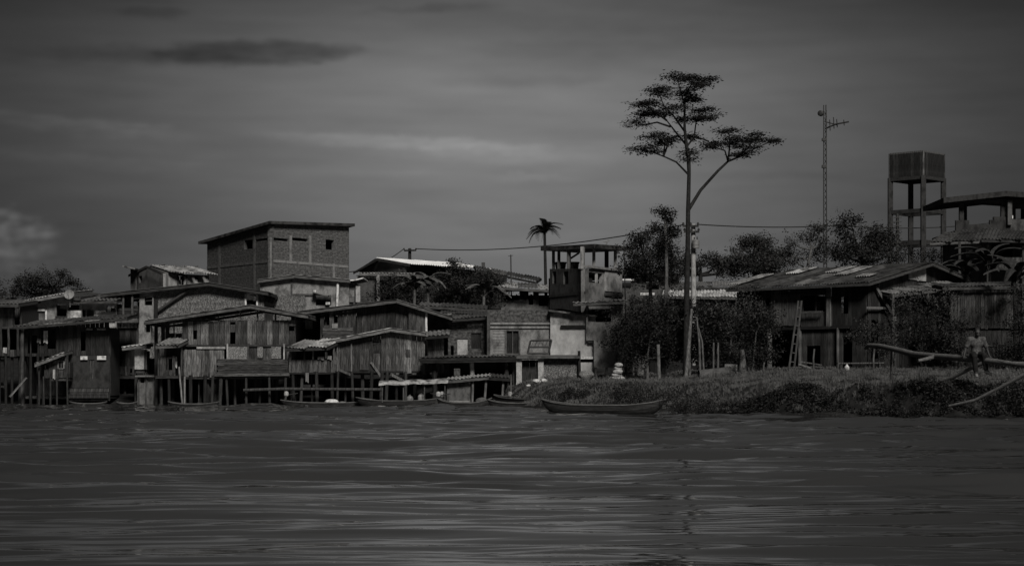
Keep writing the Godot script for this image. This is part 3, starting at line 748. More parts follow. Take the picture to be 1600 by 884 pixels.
	planks(th, f, 286, 350, 588, [[286, 546], [352, 546]], [[340, 562, 350, 570]], 0.22, ["wood2", "wood3", "wood3", "wood4"])
	planks(th, f, 389, 424, 561, [[350, 541], [462, 541]], [[403, 545, 410, 560]], 0.2, MD)
	planks(th, f, 447, 462, 588, [[350, 541], [462, 541]], [], 0.2, MD)
	for r in [[355, 538.5, 387, 561], [402, 542, 410.5, 559], [424, 540, 439, 560]]: panel(th, "gallery_screen", f, r, "mesh_panel", 0.08, 0.04)
	for p in [355.5, 444, 388]: barT(th, "gallery_post", fpx(f, p, 537, 0.1), fpx(f, p, 562, 0.1), 0.07, 0.13, "plaster3" if p != 388 else "wood2")
	hboards(th, f, [341, 561, 453, 584.5], 0.21, ["beam1", "beam2", "beam2"], {"off": 0.75, "name": "gallery_parapet"})
	barT(th, "gallery_beam", fpx(f, 340, 586, 0.8), fpx(f, 455, 585, 0.8), 0.1, 0.12, "beam3")
	slab(th, "gallery_floor", [fpx(f, 340, 586, 0.75), fpx(f, 455, 586, 0.75), fpx(f, 455, 586, -0.1), fpx(f, 340, 586, -0.1)], 0.1, "beam1")
	for q in [[251, 0.02], [263, 0.5], [270, -0.9], [286, 0.0], [297, 0.5], [312, -1.2], [320, 0.3], [327, -0.6], [332, 0.5], [345, 0.65], [353, 0.6], [366, -0.5], [384, 0.7], [399, -1.5], [407, -0.5], [420, 0.72], [433, -1.2], [446, 0.7], [456, -0.3]]:
		post(th, "stilt", q[0], 88 - q[1], 586, rng.randf_range(0.06, 0.1), ["wood0", "wood1", "wood1", "wood2"][rng.randi() % 4], null, rng.randf_range(-0.1, 0.1))
	planks(th, f, 306, 340, 632, [[306, 590], [340, 590]], [[308, 590, 316, 632]], 0.2, DK, {"skip": 0.35, "off": -0.35, "name": "skirt_frame"})
	planks(th, f, 342, 460, 634, [[342, 588], [460, 588]], [], 0.2, ["wood0", "wood0", "wood1"], {"skip": 0.3, "off": -2.2, "name": "skirt_frame"})
	# its porch
	slope_roof(th, fpx(f, 249, 541, 1.0), fpx(f, 285, 539, 1.0), fpx(f, 262, 529, -0.4), fpx(f, 296, 528, -0.4), TL, "beam3")
	slab(th, "porch_floor", [fpx(f, 246, 587, 0.6), fpx(f, 286, 587, 0.6), fpx(f, 286, 587, -2), fpx(f, 246, 587, -2)], 0.12, "beam1")
	for p in [247, 258, 283]: post(th, "porch_post", p, 87.6, 540, 0.05, "wood2", 587)
	planks(th, f, 252, 276, 588, [[252, 556], [276, 556]], [[262, 557, 270, 578]], 0.18, DK, {"off": 0.45, "name": "porch_rail"})
	planks(th, f, 246, 286, 587, [[246, 505], [286, 500]], [[262, 500, 286, 520]], 0.25, DK, {"off": -0.8, "name": "inner_wall"})
	hung("hanging_cloth", "long white cloth hanging from the porch of the gabled stilt house", f, [271.5, 557, 276, 574], "white")
	f = face(250, 87.2, 300, 87.2)
	for q in [["thin pole leaning in the water beneath the porch", 279, 573, 285, 634], ["straight pole planted in the water beside the leaning porch pole", 288, 588, 287.5, 634]]:
		base(W(q[3], 632, 87.2)); st = mb(); tube(st, [W(q[1], q[2], 87.3), W(q[3], q[4] + 6, 87.2)], 0.045); solo(st, "mooring_pole", q[0], "pole", "wood5")
	base(W(490, 607, 86.8)); st = mb(); tube(st, [W(380, 609.5, 87.0), W(440, 607.5, 86.8), W(520, 608, 86.7), W(597, 608.5, 86.8)], 0.07); solo(st, "walkway_pole", "long level pole tied across the stilts above the water", "pole", "wood2")
	# --- small house seen between the two stilt houses
	f = face(452, 93, 512, 93)
	th = house("plank_house", "dark plank house with pale curtain squeezed between two stilt houses", f, 480, 93)
	body(th, f, 455, 510, 600, 496, 3)
	planks(th, f, 454, 512, 545, [[452, 490], [512, 486]], [[471, 500, 488, 514]], 0.22, DK)
	panel(th, "curtain", f, [471, 499, 488, 514], "plaster3", -0.05)
	slope_roof(th, fpx(f, 452, 491, 0.5), fpx(f, 512, 487, 0.5), fpx(f, 458, 484, -3), fpx(f, 520, 480, -3), TD)
	hboards(th, f, [466, 522, 504, 536], 0.16, ["beam0", "beam1"], {"off": 0.5})
	# --- two storey house: upper plank loft
	f = face(470, 91, 702, 91)
	th = house("plank_house", "upper dark plank house with shallow gable behind the pale stilt house", f, 590, 91)
	body(th, f, 507, 664, 560, 488, 5)
	gable_roof(th, f, [469, 488], [620, 469.5], [706, 496], 0.4, 5, TD, "beam3")
	planks(th, f, 500, 556, 530, [[470, 490], [620, 472]], [[510, 488, 516, 508], [522, 490, 528, 504], [540, 490, 543, 510]], 0.2, MD)
	hboards(th, f, [504, 512, 552, 530], 0.22, ["beam2", "beam2", "beam3"], {"off": 0.12})
	panel(th, "hatch", f, [519, 506, 528, 513], "plaster2", 0.16)
	planks(th, f, 556, 637, 530, [[556, 479], [620, 472], [637, 476]], [], 0.23, ["wood1", "wood1", "wood2", "wood0", "wood2"], {"off": -0.2})
	planks(th, f, 638, 665, 532, [[638, 477], [665, 486]], [], 0.2, LT, {"off": 0.05})
	post(th, "corner_post", 666, 90.9, 489, 0.06, "white", 520)
	# --- lower storey on stilts
	f = face(452, 88, 704, 88)
	th = house("stilt_house", "weathered pale plank stilt house with low gable over the canoes", f, 600, 88)
	body(th, f, 524, 662, 580, 530, 3.5)
	gable_roof(th, f, [454, 545], [611, 514], [664, 521], 0.4, 2.2, ["tin3", "tin3", "tin2", "tin4"], "beam4", TM)
	slope_roof(th, fpx(f, 664, 526, 0.3), fpx(f, 702, 523, 0.3), fpx(f, 662, 516, -2), fpx(f, 700, 515, -2), TM, "beam0")
	planks(th, f, 522, 594, 580, [[452, 547], [611, 517]], [[583, 533, 593, 552], [541, 532, 548, 578]], 0.21, ["wood1", "wood2", "wood2", "wood3"])
	for p in [527, 549]: barT(th, "stud", fpx(f, p, 536, 0.05), fpx(f, p, 580, 0.05), 0.06, 0.16, "wood4")
	planks(th, f, 595, 664, 581, [[595, 519], [611, 516.5], [664, 520]], [[635, 548, 638, 556]], 0.2, LT + PALE, {"off": 0.06, "rag": 0.14})
	panel(th, "patch_board", f, [562, 545, 576, 578], "wood2", 0.05); panel(th, "patch_board", f, [634, 546, 641, 557], "wood2", 0.11, 0.03)
	planks(th, f, 667, 693, 581, [[664, 528], [702, 526]], [], 0.2, LT, {"off": -0.5, "name": "annex_frame"})
	barT(th, "brace", fpx(f, 580, 566, 0.1), fpx(f, 598, 592, 0.1), 0.06, 0.1, "wood4"); barT(th, "brace", fpx(f, 528, 577, 0.1), fpx(f, 552, 587, 0.1), 0.06, 0.1, "wood3"); barT(th, "brace", fpx(f, 610, 584, 0.1), fpx(f, 632, 596, 0.1), 0.06, 0.12, "wood4")
	panel(th, "floor_beam", f, [520, 579.5, 664, 582.5], "beam0", 0.02, 0.12)
	# its balcony
	slope_roof(th, fpx(f, 450, 545.5, 1.2), fpx(f, 516, 543, 1.2), fpx(f, 474, 533, -0.2), fpx(f, 534, 530, -0.2), TL, "beam1")
	planks(th, f, 453, 522, 581, [[453, 562], [522, 563]], [], 0.19, MD, {"off": 0.6, "name": "balcony_rail", "skip": 0.08})
	planks(th, f, 456, 522, 580, [[456, 545], [522, 538]], [[470, 545, 512, 565]], 0.25, DK, {"off": -1.2, "name": "inner_wall"})
	slab(th, "balcony_floor", [fpx(f, 453, 581, 0.6), fpx(f, 522, 581, 0.6), fpx(f, 522, 581, -1.5), fpx(f, 453, 581, -1.5)], 0.1, "beam0")
	for p in [454, 489, 521]: post(th, "balcony_post", p, 87.5, 543, 0.05, "wood3", 582)
	for q in [[457, 0.5], [462, -1.0], [472, 0.3], [486, -0.6], [494, 0.6], [518, 0.5], [519.5, -1.4], [528, 0.5], [540, -1.2], [549.5, 0.6], [566, -0.4], [581, 0.2], [597, 0.6], [605, 0.2], [620, -1], [634, 0.2], [648, -0.6], [660, 0.3], [678, -0.7], [690, -0.7]]:
		post(th, "stilt", q[0], 88 - q[1], 580, rng.randf_range(0.05, 0.09), ["wood0", "wood1", "wood1", "wood2"][rng.randi() % 4], null, rng.randf_range(-0.12, 0.12))
	hung("hanging_cloth", "twisted cloth hanging below the balcony of the pale stilt house", face(470, 87.4, 490, 87.4), [477, 582, 482, 597], "plaster2")
	for q in [["white washing bundle on the balcony rail nearest the awning", 496, 557, 506], ["second washing bundle on the balcony rail beside the plank wall", 511, 556, 518]]:
		base(W(q[1], 561, 87.3)); hung("washing", q[0], face(480, 87.35, 520, 87.35), [q[1], q[2], q[3], 562], "plaster2", "laundry", "washing on the balcony rail")

# ==================================================================== the middle of the town
func middle_block():
	var th; var f; var g; var st
	# --- house with the bright new roof
	f = face(562, 113.5, 632, 110); g = face(632, 110, 792, 116.5)
	th = house("gabled_house", "big gabled house with bright new metal roof behind the trees", f, 632, 112)
	wall(th, "gable_wall", f, 562, 632, 480, [[562, 425], [597, 405], [632, 414]], [], "plaster0")
	wall(th, "wall", g, 632, 792, 480, [[632, 415], [792, 425]], [[660, 424, 676, 440]], "concrete_black"); shell(th, f.p, f.q, g.q, 4.0, hy(424, 113.5), hy(414, 110), hy(424, 116.5))
	var ea = fpx(g, 630, 413.2, 0.5); var ra = fpx(f, 597, 403.8, 0.35); var run = g.u * 6.8
	var rp = roof_part(th, [[ra, ea], [ra, fpx(f, 560, 425, 0.35)]], "beam1")
	slope(rp, ea, ea + run, ra, ra + run, ["tin_bright"]); slope(rp, fpx(f, 560, 425, 0.2), fpx(f, 560, 425, 0.2) + run, ra, ra + run, TM)
	barT(th, "vent_pipe", W(755, 417, 115), W(755, 410, 115), 0.2, 0.2, "steel_dark")
	f = face(552, 108.5, 668, 108.5)
	th = house("porch_shed", "low porch with pale eave and corner post under the bright roofed house", f, 610, 108.5)
	wall(th, "wall", f, 556, 589, 480, [[556, 430], [589, 429]], [[552, 431, 558, 470]], "plaster0")
	body(th, f, 557, 660, 480, 434, 2.5, "plaster0")
	slope_roof(th, fpx(f, 562, 427.5, 0.3), fpx(f, 648, 428, 0.3), fpx(f, 562, 424, -2.5), fpx(f, 648, 424, -2.5), ["tin3", "tin4"], "beam4")
	post(th, "corner_post", 590, 108.2, 429, 0.12, "concrete"); post(th, "corner_post", 646, 108.2, 429, 0.1, "concrete_dark")
	# --- dark roofed house with tin verandah
	f = face(778, 105, 872, 105)
	th = house("veranda_house", "low dark house with tin verandah roof left of the open terrace building", f, 825, 105)
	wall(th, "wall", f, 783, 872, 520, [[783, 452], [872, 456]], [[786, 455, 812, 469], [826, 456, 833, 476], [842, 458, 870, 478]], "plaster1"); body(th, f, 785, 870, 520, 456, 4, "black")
	slope_roof(th, fpx(f, 779, 449.5, 0.9), fpx(f, 874, 455, 0.9), fpx(f, 784, 436, -3.4), fpx(f, 868, 441, -3.4), ["tin2", "tin1", "tin3"], "beam3")
	slope_roof(th, W(744, 421, 109), W(838, 440, 109), W(740, 415, 112), W(846, 434.5, 112), TD, "beam0")
	# --- low tin roofs below the trees
	for q in [["low rusted roof lying just under the banana plants", 655, 760, 478, 484, 97.5, 470, 474], ["lower rusted roof lying in front of the other under the banana plants", 688, 768, 490, 493, 95, 483, 484]]:
		f = face(q[1], q[5], q[2], q[5])
		th = house("tin_shed", q[0], f, (q[1] + q[2]) / 2.0, q[5], "rusted roofs under the trees")
		wall(th, "wall", f, q[1] + 4, q[2] - 4, 560, [[q[1], q[3] + 2], [q[2], q[4] + 2]], [], "plaster0"); body(th, f, q[1] + 4, q[2] - 4, 560, q[4] + 6, 3, "black")
		slope_roof(th, fpx(f, q[1], q[3], 0.6), fpx(f, q[2], q[4], 0.6), fpx(f, q[1], q[6], -2.6), fpx(f, q[2], q[7], -2.6), TD, "beam2")
	f = face(664, 93.5, 706, 93.5)
	th = house("panel_shed", "dark smooth panelled shed between plank house and vine covered wall", f, 685, 93.5)
	wall(th, "wall", f, 667, 703, 570, [[667, 491], [703, 491]], [], "concrete_dark"); body(th, f, 668, 702, 570, 494, 2, "black")
	panel(th, "base_board", f, [667, 515, 703, 518], "plaster3", 0.05, 0.1)
	slab(th, "roof", [fpx(f, 660, 492, 0.5), fpx(f, 706, 490, 0.5), fpx(f, 706, 487, -2.2), fpx(f, 660, 488, -2.2)], 0.07, "tin1")
	# --- mouldy house with pale door
	f = face(698, 92, 766, 92)
	th = house("mouldy_house", "dark mould stained house with pale doorway beside the parapet house", f, 732, 92)
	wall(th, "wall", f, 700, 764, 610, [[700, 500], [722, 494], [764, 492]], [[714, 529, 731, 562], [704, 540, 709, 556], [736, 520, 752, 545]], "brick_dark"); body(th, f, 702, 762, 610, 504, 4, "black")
	panel(th, "door", f, [714.5, 529, 730.5, 562], "plaster3", -0.08); panel(th, "shutter", f, [736, 520, 752, 545], "wood0", -0.1)
	slope_roof(th, fpx(f, 697, 500, 0.5), fpx(f, 766, 495, 0.5), fpx(f, 700, 490, -3), fpx(f, 766, 486, -3), TD, "beam1")
	# --- concrete house with brick parapet
	f = face(760, 91, 866, 91)
	th = house("parapet_house", "grey concrete house with plain parapet and one tall dark door", f, 812, 91)
	wall(th, "parapet", f, 762, 863, 505, [[762, 484], [863, 484]], [], "brick_dark", 0.25, 0.0)
	wall(th, "wall", f, 762, 863, 610, [[762, 505], [863, 505]], [[791.5, 517, 810.5, 552]], "plaster2"); body(th, f, 764, 861, 610, 490, 5, "plaster0")
	panel(th, "side_pilaster", f, [761, 484, 766, 560], "plaster0", 0.05, 0.12)
	for q in [[504, 507, 0.14], [511, 513, 0.1]]: panel(th, "cornice", f, [766, q[0], 862, q[1]], "plaster2", 0.03, q[2])
	panel(th, "door", f, [791.5, 517, 810.5, 552], "wood0", -0.1); frame(th, "door_frame", f, [791.5, 517, 810.5, 552], "concrete_dark", 0.07, 0.02, 1)
	st = mb()
	for i in 9: bar(st, fp(f, fu(f, 770), fh(f, 815, 517 + i * 4.5), 0.002), fp(f, fu(f, 790), fh(f, 815, 517 + i * 4.5), 0.002), 0.02, 0.012)
	P(st, "wall_joint", "plaster1", th)
	f = face(820, 88.2, 866, 88.2)
	th = T("bed_frame", "dark iron frame propped on the porch roof against the concrete house", "metal frame", fpx(f, 842, 553))
	for q in [[824, 553, 829, 532], [829, 532, 862, 531], [862, 531, 857, 553], [826.5, 542, 859.5, 542], [824, 552, 857, 552]]: tubeT(th, "rail", [fpx(f, q[0], q[1]), fpx(f, q[2], q[3])], 0.045, "steel_dark")
	for k in 5: tubeT(th, "spring_wire", [fpx(f, 830 + 5.4 * k, 542), fpx(f, 834 + 5.4 * k, 532)], 0.012, "steel_dark")
	# --- white walled house behind it
	f = face(858, 90.75, 932, 90.75)
	th = house("white_house", "white walled house with sloping grey upper wall by the concrete house", f, 895, 92.0)
	wall(th, "wall", f, 860, 931, 612, [[860, 508], [931, 508]], [[905, 562, 931, 566]], "white_wall")
	wall(th, "upper_wall", f, 860, 931, 509, [[860, 485], [875, 484], [931, 494]], [], "concrete_pale", 0.16, -0.03); body(th, f, 862, 929, 612, 500, 5, "plaster1")
	panel(th, "ledge", f, [876, 508, 931, 511.5], "wood0", 0.06, 0.2); panel(th, "sill", f, [907, 557, 928, 561], "white", 0.08, 0.2)
	slab(th, "roof", [fpx(f, 857, 484, 0.3), fpx(f, 875, 482.5, 0.3), fpx(f, 933, 492.5, 0.3), fpx(f, 933, 489, -4), fpx(f, 857, 480, -4)], 0.08, "tin1")
	# --- waterside shed with the wavy tin roof
	f = face(655, 86.8, 806, 86.8)
	th = house("tin_shed", "open waterside shed with wavy tin roof on timber posts", f, 730, 86.8)
	slope_roof(th, fpx(f, 656, 560, 0.9), fpx(f, 806, 557.5, 0.9), fpx(f, 668, 555.5, -3.2), fpx(f, 806, 554, -3.2), TD, "beam0")
	barT(th, "eave_beam", fpx(f, 657, 564.5, 0.85), fpx(f, 806, 562.5, 0.85), 0.1, 0.18, "beam0")
	for q in [[678, 0.3, "wood0"], [737, 0.3, "plaster2"], [792, 0.3, "wood1"]]: post(th, "post", q[0], 86.8 - q[1], 563, 0.11, q[2])
	wall(th, "back_wall", f, 694, 806, 616, [[694, 562], [806, 562]], [[706, 575, 716, 590]], "plaster0", 0.16, -3.0)
	planks(th, f, 680, 700, 612, [[680, 566], [700, 566]], [], 0.25, LT, {"off": -2.4})
	f = face(800, 86.4, 910, 86.4)
	th = house("stained_house", "low stained house with white framed bays under the iron frame", f, 855, 86.4)
	body(th, f, 806, 903, 606, 562, 4, "plaster0")
	wall(th, "wall", f, 849, 905, 606, [[849, 558], [905, 558]], [], "rubble", 0.16, 0.0)
	barT(th, "lintel", fpx(f, 802, 559, 0.1), fpx(f, 850, 559, 0.1), 0.3, 0.14, "white")
	for p in [811, 845]: barT(th, "pillar", fpx(f, p, 561, 0.08), fpx(f, p, 606, 0.08), 0.24, 0.2, "plaster3")
	planks(th, f, 815, 842, 605, [[815, 562], [842, 562]], [], 0.3, MD, {"off": -0.15})
	wall(th, "side_bay", f, 801, 808, 606, [[801, 562], [808, 562]], [], "plaster0", 0.1, -0.3)
	slab(th, "roof", [fpx(f, 800, 556.5, 0.4), fpx(f, 906, 556.5, 0.4), fpx(f, 906, 553, -3), fpx(f, 800, 553, -3)], 0.1, "concrete_dark")
	post(th, "corner_post", 905, 86.2, 548, 0.07, "wood0")
	# --- building with the open roof terrace
	f = face(857, 98, 914, 94); g = face(914, 94, 973, 98)
	th = T("terrace_building", "two sided concrete building with open roofed terrace on top", "building", ground(914, 95))
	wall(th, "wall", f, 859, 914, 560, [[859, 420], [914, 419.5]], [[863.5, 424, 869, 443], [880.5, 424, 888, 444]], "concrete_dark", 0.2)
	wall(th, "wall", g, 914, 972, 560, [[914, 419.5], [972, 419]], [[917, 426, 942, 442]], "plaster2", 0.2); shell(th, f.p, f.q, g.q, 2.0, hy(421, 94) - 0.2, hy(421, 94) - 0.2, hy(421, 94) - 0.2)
	for q in [[863.5, 869], [880.5, 888]]: panel(th, "window_board", f, [q[0], 424, q[1], 444], "wood0", -0.12)
	panel(th, "pale_panel", g, [944.5, 422, 971, 456], "plaster3", 0.03); panel(th, "window_board", g, [917, 434, 928, 442], "wood0", -0.1); panel(th, "window_post", g, [932, 426, 935, 442], "plaster3", -0.05)
	panel(th, "floor_band", f, [859, 458, 914, 462], "plaster0", 0.0, 0.06); panel(th, "ledge", g, [914, 418, 973, 421.5], "plaster2", 0.05, 0.2); panel(th, "ledge", g, [944, 459, 972, 463], "plaster0", 0.03, 0.1)
	var rd = []
	for q in [[f, 860.5, 388], [f, 869, 388], [f, 884.5, 387], [f, 907, 386], [g, 914, 385], [g, 932.5, 386], [g, 966, 387]]:
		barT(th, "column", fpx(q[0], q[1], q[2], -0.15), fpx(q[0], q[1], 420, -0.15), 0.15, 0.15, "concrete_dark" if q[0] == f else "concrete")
	for q in [[889, 388], [948, 388]]: barT(th, "column", W(q[0], q[1], 99), W(q[0], 420, 99), 0.2, 0.2, "concrete_dark")
	barT(th, "brace", W(888, 406, 96.5), W(905, 395, 96), 0.06, 0.08, "concrete_dark")
	var c0 = fpx(g, 914, 381.5, 0.5); var l0 = fpx(f, 853.5, 385.5, 0.3); var r0 = fpx(g, 978, 385.5, 0.3)
	slab(th, "terrace_roof", [c0, l0, l0 + (r0 - c0), r0], 0.2, "tin0")
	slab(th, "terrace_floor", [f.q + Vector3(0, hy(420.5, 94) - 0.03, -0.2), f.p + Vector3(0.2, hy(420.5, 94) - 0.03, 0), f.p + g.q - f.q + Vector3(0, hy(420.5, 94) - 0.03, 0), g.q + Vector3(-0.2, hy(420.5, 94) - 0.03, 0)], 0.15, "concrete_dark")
	tubeT(th, "aerial", [W(946, 384, 96), W(951, 374, 96)], 0.03, "steel"); tubeT(th, "aerial", [W(943, 378, 96), W(953, 376, 96)], 0.02, "steel")
	for q in [["black water tub on the terrace at the palm tree side", 876], ["black water tub on the terrace next to the corner column", 896]]:
		var p = W(q[1], 420, 97.7 - (q[1] - 876) * 0.06); base(p); st = mb(); lathe(st, p, [[0.01, 0.01], [0.24, 0.0], [0.28, 0.28], [0.31, 0.28], [0.31, 0.33], [0.27, 0.33], [0.22, 0.05], [0.01, 0.04]], 16); solo(st, "water_tub", q[0], "tub", "plastic_black", "black water tubs on the terrace")
	# --- house with open balcony under the pale sheet roof
	f = face(914, 90.5, 976, 90.5)
	th = house("balcony_house", "narrow house with dark open balcony beneath a pale sheet roof", f, 940, 90.5)
	slope_roof(th, fpx(f, 896, 474.5, 0.7), fpx(f, 976, 471, 0.7), fpx(f, 900, 469, -3), fpx(f, 976, 465, -3), ["tin3", "tin4"], "beam4")
	body(th, f, 918, 970, 531, 478, 3.5, "black")
	wall(th, "wall", f, 916, 958, 532, [[916, 476], [958, 475]], [[919, 478, 955, 503]], "plaster2", 0.14); wall(th, "wall", f, 958, 974, 532, [[958, 475], [974, 474]], [], "plaster2", 0.14)
	hboards(th, f, [921, 494, 954, 497], 0.08, ["beam2"], {"off": -0.5})
	wall(th, "lower_wall", f, 928, 975, 575, [[928, 531], [975, 531]], [], "concrete", 0.1, 0.1)
	wall(th, "annex_wall", f, 975, 1011, 580, [[975, 557], [1011, 557]], [], "plaster2", 0.1, 0.3)
	st = mb()
	for k in 6: bar(st, fpx(f, 978 + 6 * k, 557, 0.31), fpx(f, 978 + 6 * k, 580, 0.31), 0.03, 0.04)
	P(st, "annex_rib", "plaster1", th)
	for p in [931, 948, 966, 978, 992, 1006]: post(th, "stilt", p, 90.2, 574, 0.07 if p != 1002 else 0.16, "wood2")
	barT(th, "pier", W(1001, 578, 89.9), ground(1001, 89.9), 0.3, 0.25, "concrete")
	barT(th, "rail", fpx(f, 928, 584, 0.3), fpx(f, 1012, 582, 0.3), 0.06, 0.09, "wood2")
	# --- houses whose roofs show between the trees
	f = face(962, 110, 1064, 110)
	th = house("plank_house", "low dark house behind the tree with thin pale eave line", f, 1010, 110)
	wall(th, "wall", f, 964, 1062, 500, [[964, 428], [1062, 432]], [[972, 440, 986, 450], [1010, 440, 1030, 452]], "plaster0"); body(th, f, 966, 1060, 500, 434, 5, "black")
	slope_roof(th, fpx(f, 960, 426.5, 0.5), fpx(f, 1064, 430, 0.5), fpx(f, 962, 419, -4), fpx(f, 1066, 422, -4), TM, "beam4")
	panel(th, "balcony_rail", f, [970, 436, 990, 439], "plaster4", 0.4, 0.06); panel(th, "balcony_rail", f, [1000, 458, 1022, 461.5], "plaster4", 0.5, 0.06)
	f = face(1018, 112, 1216, 112)
	th = house("tin_roofed_house", "long low house with broad grey tin roof beyond the trees", f, 1100, 112)
	wall(th, "wall", f, 1022, 1164, 500, [[1022, 449], [1164, 451]], [], "plaster1"); body(th, f, 1024, 1162, 500, 454, 5, "plaster0")
	slope_roof(th, fpx(f, 1112, 448.5, 0.5), fpx(f, 1166, 449, 0.5), fpx(f, 1118, 432.5, -5), fpx(f, 1212, 434, -5), ["tin2", "tin3", "tin2"], "beam2")
	slope_roof(th, fpx(f, 1018, 448, 0.4), fpx(f, 1112, 448.5, 0.4), fpx(f, 1026, 434, -5.2), fpx(f, 1117, 434, -5.2), TM, "beam2")
	f = face(1030, 106, 1180, 106)
	th = house("tin_roofed_house", "nearer low house with pale bleached tin roof among the bushes", f, 1095, 106)
	wall(th, "wall", f, 1040, 1150, 520, [[1040, 465], [1150, 467]], [], "plaster0"); body(th, f, 1042, 1148, 520, 470, 4, "plaster0")
	slope_roof(th, fpx(f, 1034, 463, 0.5), fpx(f, 1150, 465, 0.5), fpx(f, 1046, 449, -4), fpx(f, 1168, 448.5, -4), ["tin3", "tin4", "tin4"], "beam3")

# ==================================================================== the right of the town
func right_block():
	var th; var f; var g; var st
	# --- water tower
	var c = ground(1433.5, 115); th = T("water_tower", "tall square wooden water tank on four long concrete legs", "water tower", c)
	var half = 1.55; var yaw = 0.03; var top = hy(241, 115); var bot = hy(281, 115)
	var cs = []
	for k in 4: var a = yaw + k * PI / 2.0; cs.append(Vector3(c.x + sin(a) * half, 0, c.z + cos(a) * half))
	for k in 4:
		var q = cs[k]; barT(th, "leg", Vector3(q.x, bot + 0.1, q.z), Vector3(q.x, c.y - 0.5, q.z), 0.27, 0.27, "concrete_black" if k != 0 else "concrete_black")
		var r = cs[(k + 1) % 4]
		for h in [[hy(332, 115), 0.22], [hy(381, 115), 0.26]]: barT(th, "tie_beam", Vector3(q.x, h[0], q.z), Vector3(r.x, h[0], r.z), 0.18, h[1], "concrete_black")
		barT(th, "tank_beam", Vector3(q.x, bot, q.z), Vector3(r.x, bot, r.z), 0.24, 0.2, "beam1"); barT(th, "tank_rim", Vector3(q.x, top, q.z), Vector3(r.x, top, r.z), 0.1, 0.1, "wood3")
		var wf = {"p": q, "q": r, "u": (r - q).normalized(), "w": q.distance_to(r), "n": ((q + r) / 2.0 - Vector3(c.x, 0, c.z)).normalized()}
		var n = 11; var pr = P_frame(th, wf, bot, top)
		for i in n:
			var b = Basis(wf.u, Vector3.UP, wf.n) * Basis().scaled(Vector3(wf.w / n - 0.012, top - bot - 0.08, 0.03))
			place(S["plank%d" % (i % 4)], "plank", ["wood0", "wood0", "wood0", "wood1"][rng.randi() % 4], pr, Transform3D(b, fp(wf, (i + 0.5) * wf.w / n, (top + bot) / 2.0, 0.05)))
		barT(th, "corner_board", Vector3(q.x, bot, q.z) * 1.0 + (q - c).normalized() * 0.07 * Vector3(1, 0, 1), Vector3(q.x, top + 0.02, q.z) + (q - c).normalized() * 0.07 * Vector3(1, 0, 1), 0.1, 0.1, "wood3" if k == 0 else "wood1")
	slab(th, "tank_floor", [Vector3(cs[0].x, bot + 0.16, cs[0].z), Vector3(cs[1].x, bot + 0.16, cs[1].z), Vector3(cs[2].x, bot + 0.16, cs[2].z), Vector3(cs[3].x, bot + 0.16, cs[3].z)], 0.12, "beam1")
	c = ground(1403, 113); th = T("riser_pipe", "thin climbing pole with rungs beside the water tower legs", "pole", c)
	tubeT(th, "pole", [Vector3(c.x, c.y - 0.3, c.z), Vector3(c.x, hy(334, 113), c.z)], 0.09, "steel_dark")
	for k in 9: barT(th, "rung", Vector3(c.x - 0.22, hy(340 + k * 6.5, 113), c.z + 0.1), Vector3(c.x + 0.22, hy(340 + k * 6.5, 113), c.z + 0.1), 0.05, 0.05, "steel_dark")
	# --- concrete house with flat roof at the right edge
	f = face(1476, 100, 1690, 100)
	th = T("flat_roofed_building", "concrete house with flat roofed open top floor at right edge", "building", ground(1560, 100))
	var e0 = fpx(f, 1470, 311, 0.8); var e1 = fpx(f, 1567, 300.5, 0.8); var e2 = fpx(f, 1695, 309, 0.8)
	slab(th, "roof_slab", [e0, e1, e1 + Vector3(0, 0, -5), e0 + Vector3(0, 0, -5)], 0.26, "concrete_black"); slab(th, "roof_slab", [e1, e2, e2 + Vector3(0, 0, -5), e1 + Vector3(0, 0, -5)], 0.26, "concrete_black")
	panel(th, "roof_beam", f, [1492, 312, 1690, 318], "concrete_black", 0.05, 0.25)
	for q in [[1503, 0.0], [1568, 0.0], [1576, 0.3], [1640, 0.0], [1684, 0.0]]: barT(th, "column", fpx(f, q[0], 314, q[1]), fpx(f, q[0], 352, q[1]), 0.22, 0.22, "concrete_black" if q[0] != 1576 else "concrete_dark")
	for p in [1508, 1600]: barT(th, "column", W(p, 315, 104.5), W(p, 352, 104.5), 0.22, 0.22, "concrete_black")
	wall(th, "inner_wall", f, 1578, 1688, 356, [[1578, 314], [1688, 314]], [[1600, 322, 1630, 345]], "plaster0", 0.16, -1.5)
	for r in [[1493, 344.5, 1514, 362], [1514, 351, 1546, 362], [1546, 344, 1552, 362], [1552, 339, 1579, 362], [1579, 343, 1690, 362]]: panel(th, "parapet", f, r, "concrete_black" if r[0] < 1579 else "plaster0", 0.1, 0.2)
	panel(th, "lamp_box", f, [1578.5, 337, 1582.5, 342], "white", 0.1, 0.2)
	slab(th, "floor_slab", [fpx(f, 1490, 361, 0.4), fpx(f, 1690, 361, 0.4), fpx(f, 1690, 361, -5), fpx(f, 1490, 361, -5)], 0.25, "concrete_black")
	wall(th, "wall", f, 1503, 1690, 480, [[1503, 366], [1690, 366]], [[1510, 382, 1535, 402], [1550, 380, 1584, 405]], "plaster0"); body(th, f, 1506, 1686, 480, 368, 4.8, "plaster0")
	panel(th, "window_screen", f, [1510, 382, 1535, 402], "plaster2", -0.1)
	slope_roof(th, W(1454, 379, 96), W(1556, 375, 96), W(1480, 365, 99.5), W(1562, 356, 99.5), ["tin_rust", "tin0"], "beam3"); slope_roof(th, W(1535, 374, 95.5), W(1690, 376, 95.5), W(1548, 362, 99.6), W(1690, 360, 99.6), ["tin_rust", "tin0"], "beam1")
	for p in [1500, 1545, 1600, 1660]: post(th, "veranda_post", p, 96, 377, 0.08, "wood2")
